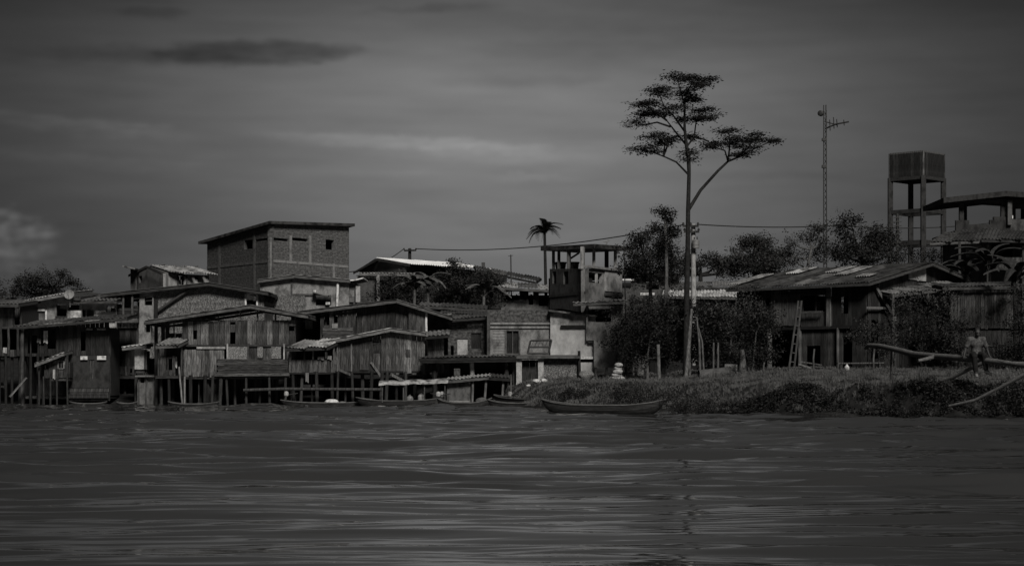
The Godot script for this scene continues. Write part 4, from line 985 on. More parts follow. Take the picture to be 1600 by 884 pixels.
	planks(th, face(1552, 96, 1690, 96), 1552, 1680, 420, [[1552, 402], [1690, 402]], [], 0.2, MD, {"name": "veranda_rail", "skip": 0.1})
	# --- the big plank barn turned towards us
	f = face(1355, 86, 1150, 91.5); g = face(1355, 86, 1520, 91.24)
	th = T("plank_barn", "big weathered plank house with rusted tin roof above the grassy bank", "house", ground(1355, 86))
	var b0 = fpx(f, 1355, 443, 0.5) + g.n * 0.5; var l = f.u * 8.1; var rise = hy(412, 89) - hy(443, 86); var sp = g.u * 4.6 + Vector3(0, rise, 0)
	var rp = roof_part(th, [[b0, b0 + l], [b0 + sp, b0 + sp + l], [b0, b0 + sp], [b0 + l, b0 + l + sp], [b0 + sp, b0 + g.u * 9.2]], "beam2")
	var shade = ["tin0", "tin1", "tin0", "tin0", "tin1", "tin4", "tin0", "tin3", "tin1"]
	var n = 9
	for i in n: slope(rp, b0 + l * (i / float(n)), b0 + l * ((i + 1.0) / n), b0 + l * (i / float(n)) + sp, b0 + l * ((i + 1.0) / n) + sp, [["tin_rust", "tin_rust", "tin0", "tin_rust", "tin1", "tin_rust", "tin0", "tin_rust", "tin_rust"][i]])
	for q in [[0.1, 0.3, 0.12, "tin2"], [0.33, 0.62, 0.42, "tin2"], [0.47, 0.75, 0.3, "tin2"], [0.78, 0.8, 0.3, "tin3"], [0.97, 0.4, 0.55, "tin2"]]:   # pale patch sheets lying on the old roof
		var e = b0 + l * q[0] + sp * (q[1] - q[2] / 2.0) + Vector3(0, 0.09, 0); slope(rp, e, e + f.u * 0.75, e + sp * q[2], e + f.u * 0.75 + sp * q[2], [q[3]])
	slope(rp, b0 + g.u * 9.2, b0 + g.u * 9.2 + l, b0 + sp, b0 + sp + l, TD)
	shell(th, g.q, f.p, f.q, 1.5, hy(447, 86), hy(447, 86), hy(447, 86)); slab(th, "upper_floor", [f.p + Vector3(0, hy(511, 86), 0) + (f.u + g.u) * 0.1, f.q + Vector3(0, hy(511, 86), 0) + g.u * 0.1, f.q + g.u * 8.0 + Vector3(0, hy(511, 86), 0), f.p + g.u * 8.0 + Vector3(0, hy(511, 86), 0)], 0.14, "beam1")
	var eave = [[1150, 451], [1355, 446]]
	planks(th, f, 1300, 1354, 512, eave, [[1316, 464, 1328, 490]], 0.22, ["wood0", "wood1", "wood0", "wood1", "wood2"])
	planks(th, f, 1206, 1252, 508, eave, [[1196, 464, 1206, 474]], 0.35, ["wood3", "wood3", "wood4"], {"off": 0.05})
	planks(th, f, 1160, 1205, 512, eave, [[1179, 458, 1193, 478], [1198, 466, 1206, 477], [1196, 484, 1206, 492], [1178, 484, 1190, 496]], 0.3, DK)
	planks(th, f, 1252, 1296, 512, eave, [[1254, 462, 1290, 487]], 0.24, ["wood2", "wood1", "wood2"])
	hboards(th, f, [1252, 486, 1291, 489.5], 0.1, ["beam3"], {"off": 0.25, "name": "shelf"}); panel(th, "hatch", f, [1266, 471, 1276, 486], "wood2", -0.3)
	panel(th, "corner_board", f, [1294.5, 450, 1301, 511], "wood4", 0.1, 0.08); panel(th, "eave_board", f, [1224, 455, 1292, 459], "beam1", 0.12)
	panel(th, "floor_beam", f, [1160, 510.5, 1354, 515], "beam0", 0.06, 0.16)
	planks(th, f, 1254, 1312, 578, [[1150, 515], [1355, 515]], [[1264, 540, 1284, 575], [1240, 518, 1254, 580]], 0.24, ["wood1", "wood2", "wood0", "wood1"])
	planks(th, f, 1313, 1354, 578, [[1150, 515], [1355, 515]], [[1318, 526, 1333, 574]], 0.22, DK)
	wall(th, "inner_wall", f, 1170, 1254, 578, [[1170, 515], [1254, 515]], [], "black", 0.1, -2.2)
	for q in [[1205, 0.1, 0.12, "wood4"], [1252, 0.08, 0.09, "wood3"], [1312, 0.1, 0.07, "wood3"], [1160, 0.05, 0.1, "wood2"]]:
		var p = fpx(f, q[0], 512, q[1]); var st2 = mb(); tube(st2, [p, Vector3(p.x, gh(p.x, p.z) - 0.3, p.z)], q[2], 8); P(st2, "stilt", q[3], th)
	var gp = [[1355, 444], [1448, 413], [1520, 440]]
	planks(th, g, 1356, 1420, 590, gp, [[1360, 500, 1372, 560]], 0.2, ["wood0", "wood1", "wood0", "wood1", "wood2"])
	planks(th, g, 1420, 1520, 590, gp, [[1424, 516, 1440, 560]], 0.22, ["wood0", "wood0", "wood1"])
	panel(th, "pale_board", g, [1419, 418, 1431, 437], "plaster3", 0.07); panel(th, "pale_board", g, [1431.5, 416, 1445, 439], "plaster3", 0.08)
	barT(th, "brace", fpx(g, 1365, 448, 0.15), fpx(g, 1389, 500, 0.4), 0.06, 0.12, "wood4"); barT(th, "brace", fpx(g, 1348, 481, 0.25), fpx(g, 1381, 481.5, 0.2), 0.06, 0.1, "wood4")
	slope_roof(th, fpx(g, 1366, 461, 1.0), fpx(g, 1470, 449, 1.2), fpx(g, 1374, 456, 0.05), fpx(g, 1476, 439, 0.05), TM, "beam3")
	for q in [[1367, 1.0], [1420, 1.05], [1468, 1.1]]:
		var p = fpx(g, q[0], 460, q[1]); var st3 = mb(); tube(st3, [p, Vector3(p.x, gh(p.x, p.z) - 0.3, p.z)], 0.07, 7); P(st3, "lean_to_post", "wood3", th)
	# ladder leaning on it
	f = face(1230, 87.0, 1252, 87.0); th = T("ladder", "rough two pole ladder leaning on the deck of the plank barn", "ladder", ground(1236, 87))
	tubeT(th, "rail", [W(1248, 470, 87.6), W(1233, 578, 86.6)], 0.05, "wood2"); tubeT(th, "rail", [W(1253, 470, 87.7), W(1241, 579, 86.6)], 0.05, "wood2")
	for k in 7: var s = 0.1 + k * 0.13; tubeT(th, "rung", [W(lerpf(1248, 1233, s), lerpf(470, 578, s), lerpf(87.6, 86.6, s)), W(lerpf(1253, 1241, s), lerpf(470, 579, s), lerpf(87.7, 86.6, s))], 0.025, "wood3")
	# --- slatted annex
	f = face(1480, 84, 1600, 84)
	th = house("slatted_shed", "slatted grey board shed half hidden by bushes at right", f, 1540, 84)
	body(th, f, 1488, 1592, 552, 450, 3, "black")
	planks(th, f, 1486, 1596, 512, [[1486, 446], [1596, 448]], [[1512, 470, 1516, 476]], 0.14, ["wood2", "wood2", "wood3", "wood1", "wood3"])
	planks(th, f, 1486, 1596, 565, [[1486, 516], [1596, 516]], [], 0.22, DK)
	slope_roof(th, fpx(f, 1472, 449, 0.3), fpx(f, 1602, 447, 0.3), fpx(f, 1476, 441, -2.4), fpx(f, 1600, 437, -2.4), TD, "beam2")
	f = face(1530, 81, 1640, 81); th = T("picket_fence", "short picket fence of uneven sticks behind the seated person", "fence", ground(1575, 81))
	var k = 0
	for x in range(1532, 1640, 5): post(th, "picket", x, 81, 533 + (k * 37) % 9, 0.045, ["wood2", "wood3", "wood1"][k % 3]); k += 1
	barT(th, "rail", W(1530, 540, 80.95), W(1640, 539, 80.95), 0.05, 0.08, "wood3"); barT(th, "rail", W(1530, 558, 80.95), W(1640, 557, 80.95), 0.05, 0.08, "wood2")

func P_frame(th, wf, bot, top):
	var st = mb()
	for h in [bot + 0.15, (bot + top) / 2.0, top - 0.1]: bar(st, fp(wf, 0.05, h, 0.0), fp(wf, wf.w - 0.05, h, 0.0), 0.06, 0.08)
	return P(st, "tank_frame", "wood0", th)

# ==================================================================== trees and plants
func crown(th, n, d, clumps, kind, m, size = 1.0, dens = 1.0, sd = 1):
	# clumps: [photo x, photo y, half width, half height, depth shift]; leaves gather in knots inside each clump
	var r = RandomNumberGenerator.new(); r.seed = sd * 131 + 7
	var ts = []; var cols = []; size *= 0.6
	for c in clumps:
		var dz = c[4] if c.size() > 4 else 0.0
		var o = W(c[0], c[1], d + dz); var k = (d + dz) / F
		var rx = c[2] * k; var ry = c[3] * k; var rz = maxf((rx + ry) * 0.55, 0.3)
		var knots = maxi(5, int(rx * ry * (16.0 if kind == 3 else 9.0) + 5)); var per = maxi(5, int(dens * 14.0 * (rx * rz * 1.6 + ry * rz) / knots / (size * size)) + 4)
		for q in knots:
			var v = Vector3(r.randfn(), r.randfn(), r.randfn()).normalized() * pow(r.randf(), 0.42) * 1.22
			if kind == 3: v = Vector3(r.randfn() * 0.62, r.randfn() * 0.62, r.randfn() * 0.6)
			var kc = o + Vector3(v.x * rx, v.y * ry, v.z * rz); var kr = r.randf_range(0.2, 0.42) * minf(1.0, (rx + ry)) * (0.75 if kind == 3 else 1.0)
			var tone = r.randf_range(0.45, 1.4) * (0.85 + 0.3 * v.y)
			for i in per:
				var p = kc + Vector3(r.randfn() * kr, r.randfn() * kr * (0.22 if kind % 2 else 0.6), r.randfn() * kr)
				var b = Basis.from_euler(Vector3(r.randf_range(-0.5, 0.5) * (0.4 if kind % 2 else 2.0), r.randf() * TAU, r.randf_range(-0.4, 0.4))) * Basis().scaled(Vector3.ONE * size * r.randf_range(0.7, 1.3))
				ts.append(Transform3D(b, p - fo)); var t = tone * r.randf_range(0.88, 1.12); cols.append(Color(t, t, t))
	return multi(th, n, S["sprig%d" % kind], m, ts, cols)

func multi(th, n, mesh, m, ts, cols):
	var mm = MultiMesh.new(); mm.transform_format = MultiMesh.TRANSFORM_3D; mm.use_colors = true; mm.mesh = mesh; mm.instance_count = ts.size()
	for i in ts.size(): mm.set_instance_transform(i, ts[i]); mm.set_instance_color(i, cols[i])
	var o = MultiMeshInstance3D.new(); o.name = num(th, n); o.multimesh = mm; o.material_override = M[m]; th.add_child(o, true)
	return o

func tree(n, label, cat, d, trunk, r0, clumps, kind, m, size = 1.0, dens = 1.0, bark = "bark", group = "", sd = 1):
	var b = ground(trunk[0][0], d); var th = T(n, label, cat, b, group)
	var pts = [b - Vector3(0, 0.3, 0)]; var rs = [r0 * 1.15]
	for i in trunk.size():
		pts.append(W(trunk[i][0], trunk[i][1], d + (trunk[i][2] if trunk[i].size() > 2 else 0.0))); rs.append(lerpf(r0, r0 * 0.45, (i + 1.0) / trunk.size()))
	tubeT(th, "trunk", pts, rs, bark, 8)
	var j = 0
	for c in clumps:
		var o = W(c[0], c[1], d + (c[4] if c.size() > 4 else 0.0)); var near = pts[1]; var bd = 1e9
		for i in range(1, pts.size()):
			for s in [0.0, 0.5]:
				var q = pts[i].lerp(pts[i - 1], s); var e = q.distance_to(o) + (3.0 if q.y > o.y - 0.1 else 0.0)
				if e < bd: bd = e; near = q
		var mid = near.lerp(o, 0.55) - Vector3(0, 0.08 * near.distance_to(o), 0)
		if near.distance_to(o) > 0.25 and near.distance_to(o) < 9.0: tubeT(th, "limb", [near, mid, o], [r0 * 0.42, r0 * 0.28, r0 * 0.1], bark, 6)
		j += 1
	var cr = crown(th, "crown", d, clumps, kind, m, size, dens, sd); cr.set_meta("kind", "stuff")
	return th

func leafy(n, label, cat, px, py, d, leaves, kind, group, sd, stem = 0.07, bark = "bark"):    # banana or palm: stem and large leaves as parts
	var r = RandomNumberGenerator.new(); r.seed = sd
	var b = ground(px, d); var th = T(n, label, cat, b, group); var top = W(px, py, d)
	tubeT(th, "stem", [b - Vector3(0, 0.2, 0), b.lerp(top, 0.5) + Vector3(r.randf_range(-0.1, 0.1), 0, 0), top], [stem * 1.3, stem, stem * 0.8], bark, 8)
	var k = leaves[0]
	for i in k:
		var a = TAU * (i + r.randf_range(-0.2, 0.2)) / k; var up = r.randf_range(leaves[3], leaves[4]); var l = leaves[1] * r.randf_range(0.8, 1.15)
		var bs = Basis(Vector3.UP, a) * Basis(Vector3(0, 0, 1), up) * Basis(Vector3(1, 0, 0), r.randf_range(-0.3, 0.3)) * Basis().scaled(Vector3(l, l, leaves[2]))
		var t = r.randf_range(0.75, 1.0)
		place(S["frond%d" % kind], "leaf" if kind == 0 else "frond", leaves[5], th, Transform3D(bs, top))
	return th

func vegetation():
	for v in [["banana_leaf", 0.16], ["palm_leaf", 0.025], ["banana_dark", 0.06]]:
		var m = mat(v[0], v[1], "grain", Vector3(0.8, 0.8, 0.8), 0.55, 0.3); m.cull_mode = BaseMaterial3D.CULL_DISABLED
	# the tall thin tree
	var d = 82.0; var b = ground(1072, d)
	var th = T("tall_tree", "very tall slender tree with layered flat crown against the sky", "tree", b)
	var tp = [[1072, 590], [1073.5, 455], [1075, 390], [1075.5, 330], [1077, 270], [1076, 243], [1073, 228], [1070, 200], [1070, 165], [1074, 140]]
	var pts = [b - Vector3(0, 0.3, 0)]; var rs = [0.15]; var tr = [0.135, 0.115, 0.1, 0.09, 0.075, 0.09, 0.075, 0.055, 0.04, 0.02]
	for i in tp.size(): pts.append(W(tp[i][0], tp[i][1], d)); rs.append(tr[i])
	tubeT(th, "trunk", pts, rs, "bark_dark", 8)
	var limbs = [[[1076, 328, 0], [1095, 297, 0.4], [1122, 267, 0.9], [1138, 252, 1.1], [1158, 244, 1.2], [1180, 232, 1.4], [1214, 217, 1.6]], [[1138, 252, 1.1], [1141, 225, 1.3], [1139, 206, 1.2]], [[1138, 252, 1.1], [1133, 235, 0.2], [1112, 229, -0.6]], [[1150, 247, 1.2], [1168, 232, 2.2], [1182, 214, 2.6]],
		[[1075.5, 272, 0], [1057, 253, -0.4], [1037, 244, -0.8], [1012, 235, -1.1], [990, 232, -1.3]], [[1037, 244, -0.8], [1039, 225, -0.5], [1024, 211, -1.2]], [[1037, 244, -0.8], [1046, 220, 0.3], [1050, 216, 0.6]],
		[[1073, 227, 0], [1055, 205, 0.6], [1042, 188, 0.9], [1034, 176, 1.2]], [[1048, 198, 0.7], [1027, 191, 1.0], [1006, 195, 1.2], [994, 194, 1.3]], [[1042, 188, 0.9], [1020, 172, 0.3], [1003, 158, 0.0]], [[1070, 205, 0], [1052, 180, -0.8], [1038, 166, -1.1], [1028, 141, -1.3]],
		[[1071, 170, 0], [1066, 150, 0.7], [1058, 121, 1.0]], [[1073, 145, 0], [1082, 130, -0.4], [1098, 128, -0.8]], [[1074, 228, 0], [1085, 214, 0.5], [1088, 190, 0.9], [1095, 172, 1.2]], [[1085, 214, 0.5], [1102, 218, 0.9], [1114, 226, 0.6]], [[1088, 190, 0.9], [1100, 184, 0.4], [1110, 182, 0.2]]]
	for l in limbs:
		var q = []; var rr = []
		for i in l.size(): q.append(W(l[i][0], l[i][1], d + l[i][2])); rr.append(lerpf(0.075 if l.size() > 5 else 0.045, 0.015, i / (l.size() - 1.0)))
		tubeT(th, "limb", q, rr, "bark_dark", 6)
	var cl = [[1078, 121, 24, 7, -0.3], [1098, 130, 9, 8, -0.8], [1058, 121, 13, 4, 1.0], [1030, 141, 16, 3.5, -1.3], [1060, 146, 24, 7, 0.5], [1080, 154, 13, 5, -0.4], [1004, 158, 17, 5, 0.0], [1040, 167, 21, 7, -1.0], [1008, 178, 17, 6, 0.6], [1032, 180, 12, 5, 1.2], [996, 193, 9, 7, 1.3], [1094, 171, 10, 3, 1.2], [1110, 182, 7, 3, 0.2], [1083, 184, 14, 4, 0.7], [1064, 184, 5, 4, 0.3],
		[1024, 211, 13, 4, -1.2], [1049, 217, 11, 4, 0.6], [1035, 223, 8, 4, -0.6], [1005, 229, 23, 5.5, -1.2], [1074, 241, 10, 7, 0], [1082, 213, 3, 2, 0.5], [1148, 219, 34, 5, 1.2], [1181, 214, 11, 7, 2.6], [1114, 229, 13, 5, -0.6], [1138, 205, 7, 5, 1.2], [1167, 232, 13, 4, 1.6], [1156, 242, 8, 4, 1.0], [1208, 219, 6, 1.5, 1.6]]
	var tr2 = RandomNumberGenerator.new(); tr2.seed = 12
	for c in cl:                                    # fine twigs that carry each layer
		var o = W(c[0], c[1] + c[3] * 0.5, d + c[4])
		for k in 5:
			var e = o + Vector3(tr2.randf_range(-0.85, 0.85) * c[2], tr2.randf_range(0.0, 1.0) * c[3], tr2.randf_range(-0.5, 0.5) * c[2]) * d / F
			tubeT(th, "twig", [o, o.lerp(e, 0.5) - Vector3(0, 0.03, 0), e], [0.018, 0.013, 0.007], "bark_dark", 4)
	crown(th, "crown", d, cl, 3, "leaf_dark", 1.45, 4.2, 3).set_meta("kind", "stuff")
	# slim forked tree by the clothes pole
	tree("forked_tree", "slim forked tree with small tufted top left of the tall tree", "tree", 84.0, [[1036, 590], [1038, 495], [1041, 470, -0.3], [1042, 420, -0.3], [1040, 345, -0.2]], 0.13, [[1040, 331, 13, 5], [1043, 342, 4, 3], [1036, 358, 18, 4], [1052, 361, 9, 5], [1040, 378, 20, 12], [1028, 440, 14, 12, 0.8]], 0, "leaf_dark", 0.8, 3.2, "bark", "", 5)
	tree("leafy_tree", "dense dark round tree behind the slim forked tree", "tree", 94.0, [[1018, 500], [1016, 440]], 0.16, [[1015, 388, 26, 18], [1000, 406, 17, 17, -0.6], [1035, 402, 22, 22, 0.4], [1012, 420, 30, 14, -0.5], [1045, 420, 14, 16], [1000, 372, 10, 8, 0.3]], 0, "leaf_dark", 0.95, 3.4, "bark_dark", "", 6)
	# the thicket on the bank
	var shrubs = [["leafy bush overhanging the narrow balcony house", 990, 88.6, [[988, 486, 22, 18, 0.2], [980, 514, 22, 16], [962, 530, 16, 7, 0.3], [1000, 535, 20, 18, -0.3]], "leaf"],
		["leafy bush growing round the foot of the slim forked tree", 1012, 82.5, [[1010, 500, 30, 26], [1045, 492, 26, 20, 0.5], [1030, 532, 34, 28, 0.6], [990, 545, 22, 18, 0.8], [1060, 545, 26, 20, 1.2]], "leaf_dark"],
		["wide bush under the leaning bare trunk", 1078, 83.0, [[1080, 498, 30, 22], [1100, 520, 34, 30, 0.4], [1068, 530, 22, 26, 0.7], [1108, 486, 20, 12, 0.6]], "leaf_dark"],
		["tallest bush of the thicket next to the plank barn", 1140, 82.5, [[1135, 498, 32, 24], [1172, 486, 26, 20, 0.6], [1150, 530, 40, 32, 0.4], [1186, 520, 26, 34, 0.2], [1112, 545, 24, 20, 0.8]], "leaf"],
		["low dark bush at the foot of the plank barn deck", 1178, 81.5, [[1182, 545, 22, 22], [1165, 555, 26, 16, 0.4], [1188, 505, 16, 20, 0.5]], "leaf_dark"]]
	var i = 0
	for s in shrubs:
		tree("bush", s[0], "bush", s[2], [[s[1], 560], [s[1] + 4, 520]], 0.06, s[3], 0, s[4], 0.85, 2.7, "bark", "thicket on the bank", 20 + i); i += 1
	for q in [["leaning pale bare trunk standing in the thicket", 1071, 1081, 482, 80.0, 0.085], ["nearer of two thin pale stems crossing in the thicket", 1095, 1089, 495, 80.5, 0.05], ["farther of two thin pale stems crossing in the thicket", 1101, 1092, 512, 81.0, 0.045], ["short thin stem beside the grey slab mound", 1115, 1114, 548, 81.0, 0.04], ["second short thin stem nearest the grey slab mound", 1122, 1121, 552, 80.8, 0.045]]:
		var g = ground(q[1], q[4]); base(g); var st = mb(); tube(st, [g - Vector3(0, 0.3, 0), W((q[1] + q[2]) / 2.0 + 1, 535, q[4]), W(q[2], q[3], q[4])], [q[5], q[5] * 0.9, q[5] * 0.6], 7); solo(st, "bare_trunk", q[0], "tree trunk", "bark_pale" if q[5] > 0.08 else "bark", "bare stems in the thicket")
	base(ground(1029, 79)); var st = mb(); tube(st, [ground(1031, 79) - Vector3(0, 0.3, 0), W(1028.5, 538, 79)], 0.07, 7); solo(st, "clothes_pole", "pale upright pole left of the slim forked tree", "pole", "bark_pale")
	tree("stump", "thick vine covered stump near the corner of the plank barn", "tree stump", 79.0, [[1161, 560], [1160, 546]], 0.17, [[1162, 575, 10, 12], [1159, 555, 7, 8]], 2, "leaf", 0.6, 1.3, "bark", "", 40)
	# far trees
	tree("round_tree", "broad domed tree on the skyline behind the grey tin roofs", "tree", 132.0, [[1180, 470], [1180, 420]], 0.3, [[1182, 388, 26, 16], [1160, 404, 26, 18, -1], [1203, 404, 24, 18, 1], [1180, 415, 46, 16, -2], [1180, 376, 14, 7]], 0, "leaf", 1.3, 3.0, "bark_dark", "", 50)
	tree("round_tree", "low dark tree on the skyline just right of the utility pole", "tree", 138.0, [[1095, 470], [1095, 430]], 0.3, [[1095, 408, 26, 13], [1070, 415, 22, 12], [1120, 414, 20, 10, 1], [1140, 420, 16, 10]], 0, "leaf", 1.3, 3.0, "bark_dark", "", 51)
	tree("airy_tree", "loose airy tree with gaps of sky at the foot of the mast", "tree", 106.0, [[1262, 470], [1262, 420], [1268, 390]], 0.14, [[1237, 379, 12, 11], [1240, 404, 15, 10], [1265, 364, 14, 11], [1285, 354, 9, 6], [1288, 376, 9, 12], [1272, 398, 16, 12, 1], [1225, 395, 8, 6]], 0, "leaf", 0.9, 1.6, "bark", "", 52)
	tree("leafy_tree", "dense black tree between the mast and the water tower", "tree", 101.0, [[1345, 470], [1348, 410]], 0.2, [[1331, 350, 19, 13], [1347, 374, 32, 17], [1320, 395, 24, 17, -0.7], [1378, 374, 20, 16, 0.7], [1392, 397, 20, 18], [1352, 400, 34, 14, -1]], 0, "leaf_dark", 1.05, 2.6, "bark_dark", "", 53)
	tree("leafy_tree", "pale leaved small tree between the water tower legs", "tree", 106.0, [[1420, 470], [1420, 430]], 0.1, [[1412, 402, 16, 12], [1445, 404, 22, 9, 1], [1470, 398, 14, 10, 1]], 0, "leaf_pale", 0.8, 0.8, "bark", "", 54)
	tree("spreading_tree", "dark spreading tree on the skyline above the far left roofs", "tree", 114.0, [[75, 520], [78, 470], [80, 450]], 0.2, [[48, 443, 16, 10], [38, 436, 9, 7, 0.4], [72, 434, 18, 8, -0.6], [99, 428, 7, 5], [114, 440, 11, 7, 0.6], [92, 452, 20, 8], [30, 452, 11, 9], [60, 456, 22, 8, 0.5], [133, 454, 9, 4]], 0, "leaf_dark", 0.95, 3.0, "bark_dark", "", 55)
	tree("leafy_tree", "dark tree cut by the left edge of the picture", "tree", 112.0, [[-12, 520], [-12, 470]], 0.2, [[-14, 458, 20, 14], [-30, 445, 20, 14]], 0, "leaf_dark", 1.0, 1.3, "bark_dark", "", 56)
	tree("leafy_tree", "large dark tree in front of the bright metal roof", "tree", 104.5, [[742, 520], [744, 470]], 0.2, [[738, 443, 38, 17], [770, 450, 24, 20, 0.5], [703, 448, 22, 18, -0.6], [745, 464, 42, 16, -0.8], [708, 409, 4, 5], [716, 424, 14, 7], [690, 468, 18, 12, 0.4]], 0, "leaf_dark", 0.95, 3.4, "bark_dark", "", 57)
	tree("bush", "bush hiding the porch under the bright roofed house", "bush", 105.5, [[612, 520], [612, 465]], 0.1, [[612, 448, 20, 16], [632, 440, 14, 12], [600, 462, 14, 12], [640, 462, 18, 12], [660, 455, 18, 18, 0.6]], 0, "leaf", 0.9, 2.6, "bark_dark", "", 58)
	for q in [["banana plant with pale drooping leaves left of the large dark tree", 668, 446, 101.5, 61], ["smaller banana plant nearest the porch of the bright roofed house", 648, 452, 101.0, 62], ["banana plant growing low by the lower rusted roof", 756, 462, 100.0, 63]]:
		leafy("banana_plant", q[0], "banana plant", q[1], q[2], q[3], [11, 1.35, 1.15, 0.15, 1.0, "banana_leaf"], 0, "banana plants in town", q[4], 0.09)
	leafy("palm_tree", "small palm tree with drooping fronds by the terrace building", "palm tree", 851, 363, 108.0, [18, 1.0, 1.0, -0.55, 1.2, "palm_leaf"], 1, "", 64, 0.09, "bark_dark")
	for q in [["banana plant with broad leaves left of the slatted shed roof", 1512, 428, 90.0, 71, 2.0], ["banana plant with long leaves above the slatted shed", 1548, 424, 89.0, 72, 2.2], ["banana plant at the right edge over the slatted shed", 1586, 440, 82.0, 73, 2.1]]:
		leafy("banana_plant", q[0], "banana plant", q[1], q[2], q[3], [9, q[5] * 0.85, 1.15, 0.15, 1.15, "banana_dark"], 0, "banana plants by the barn", q[4], 0.1, "bark_dark")
	# bushes before the barn and the shed
	var more = [["bush with mottled leaves under the lean-to of the plank barn", 1440, 82.8, [[1432, 472, 28, 14], [1425, 505, 28, 22, 0.3], [1462, 498, 26, 26, -0.3], [1448, 538, 34, 24], [1478, 468, 16, 12]], "leaf"],
		["low bush against the lower wall of the plank barn", 1365, 83.6, [[1362, 513, 24, 12], [1382, 528, 18, 14], [1345, 528, 12, 12], [1370, 545, 20, 10]], "leaf"],
		["dark bush between the barn bush and the slatted shed", 1500, 80.5, [[1496, 535, 22, 22], [1508, 505, 14, 14], [1485, 555, 20, 12]], "leaf_dark"],
		["dark bush filling the right edge behind the log", 1592, 79.0, [[1592, 500, 20, 30], [1604, 540, 30, 28], [1575, 545, 18, 18], [1618, 480, 22, 40]], "leaf_dark"]]
	for s in more:
		tree("bush", s[0], "bush", s[2], [[s[1], 560], [s[1] + 3, 525]], 0.06, s[3], 0, s[4], 0.8, 1.5, "bark_dark", "bushes by the plank barn", 80 + i); i += 1
	for s in [["low shrub at the waterline beside the bow of the long black canoe", 1052, 66.2, [[1050, 628, 16, 12], [1066, 634, 10, 9]], "leaf_dark"], ["low shrub at the waterline where the bank turns", 1092, 64.5, [[1092, 630, 18, 13], [1112, 634, 12, 10]], "leaf_dark"], ["weedy shrub above the middle of the long black canoe", 1000, 72.5, [[1000, 615, 26, 9], [970, 618, 14, 7]], "leaf_dark"], ["weedy shrub above the stern of the long black canoe", 912, 76.0, [[912, 616, 22, 8], [880, 614, 14, 6]], "leaf_dark"]]:
		tree("shrub", s[0], "shrub", s[2], [[s[1], s[3][0][1]]], 0.03, s[3], 2, s[4], 0.7, 1.6, "bark_dark", "shrubs along the waterline", 80 + i); i += 1
	# grass of the bank, and the green hanging over its edge
	var r = RandomNumberGenerator.new(); r.seed = 99; var ts = []; var cols = []; fo = Vector3.ZERO
	while ts.size() < 42000:
		var x = r.randf_range(-2.0, 22.0); var dd = shore(x) + pow(r.randf(), 1.5) * 30.0 + 0.2
		if dd > 92: continue
		var h = gh(x, -dd)
		if h < 0.1: continue
		var patch = nz.get_noise_2d(x * 90.0, dd * 90.0)
		if r.randf() > 0.75 + patch: continue
		var s = r.randf_range(0.07, 0.16) * (1.0 + 0.8 * maxf(0.0, patch))
		ts.append(Transform3D(Basis(Vector3.UP, r.randf() * TAU) * Basis().scaled(Vector3(s * 1.2, s, s * 1.2)), Vector3(x, h - 0.01, -dd))); var t = r.randf_range(0.75, 1.1) * (1.0 + 0.6 * patch); cols.append(Color(t, t, t))
	var g = multi(self, "grass", S.tuft, "grass", ts, cols); tag(g, "rough grass covering the river bank", "grass"); g.set_meta("kind", "stuff")
	ts = []; cols = []
	while ts.size() < 9000:
		var x = r.randf_range(6.8, 24.0); var dd = shore(x) + r.randf_range(-0.1, 1.7); var h = gh(x, -dd)
		if h < 0.02 or nz.get_noise_2d(x * 160.0 + 300.0, dd * 120.0) < -0.12: continue
		var s = r.randf_range(0.2, 0.5)
		ts.append(Transform3D(Basis.from_euler(Vector3(r.randf_range(-0.6, 0.6), r.randf() * TAU, r.randf_range(-0.6, 0.6))) * Basis().scaled(Vector3.ONE * s), Vector3(x, h + 0.04, -dd + 0.05))); var t = r.randf_range(0.65, 1.1); cols.append(Color(t, t, t))
	g = multi(self, "bank_creeper", S.sprig0, "leaf_dark", ts, cols); tag(g, "dark creepers hanging over the steep cut bank", "creeper"); g.set_meta("kind", "stuff")
	ts = []; cols = []
	while ts.size() < 900:                         # taller weeds in patches
		var x = r.randf_range(-1.0, 22.0); var dd = shore(x) + pow(r.randf(), 1.8) * 24.0 + 0.8; var h = gh(x, -dd)
		if h < 0.25 or nz.get_noise_2d(x * 110.0 - 200.0, dd * 60.0) < 0.12: continue
		var s = r.randf_range(0.2, 0.45)
		ts.append(Transform3D(Basis(Vector3.UP, r.randf() * TAU) * Basis().scaled(Vector3(s, s, s)), Vector3(x, h - 0.02, -dd))); var t = r.randf_range(0.3, 0.7); cols.append(Color(t, t, t))
	g = multi(self, "weeds", S.tuft, "grass", ts, cols); tag(g, "taller dark weeds in patches on the river bank", "weeds"); g.set_meta("kind", "stuff")
	ts = []; cols = []
	while ts.size() < 16000:
		var px = r.randf_range(-300, 1900); var dd = r.randf_range(170, 260); var x = (px - 800) / F * dd
		var lim = 3.2 + 1.8 * nz.get_noise_2d(x * 3.0, 5.0) + 1.6 * nz.get_noise_2d(x * 14.0, 9.0)
		var h = gh(x, -dd) + lim * pow(r.randf(), 0.6)
		ts.append(Transform3D(Basis.from_euler(Vector3(r.randf() * 6, r.randf() * 6, 0)) * Basis().scaled(Vector3.ONE * r.randf_range(1.2, 2.0)), Vector3(x, h, -dd))); var t = r.randf_range(0.6, 1.2); cols.append(Color(t, t, t))
	g = multi(self, "far_forest", S.sprig0, "leaf", ts, cols); tag(g, "far off forest behind the town", "forest"); g.set_meta("kind", "stuff")

# ==================================================================== mast, poles, wires
func wire(n, label, a, b, sag):
	base(a); var pts = []
	for i in 17:
		var s = i / 16.0; pts.append(a.lerp(b, s) - Vector3(0, sag * 4.0 * s * (1.0 - s), 0))
	var st = mb(); tube(st, pts, 0.028, 4); return solo(st, n, label, "wire", "steel_dark", "wires across the sky")

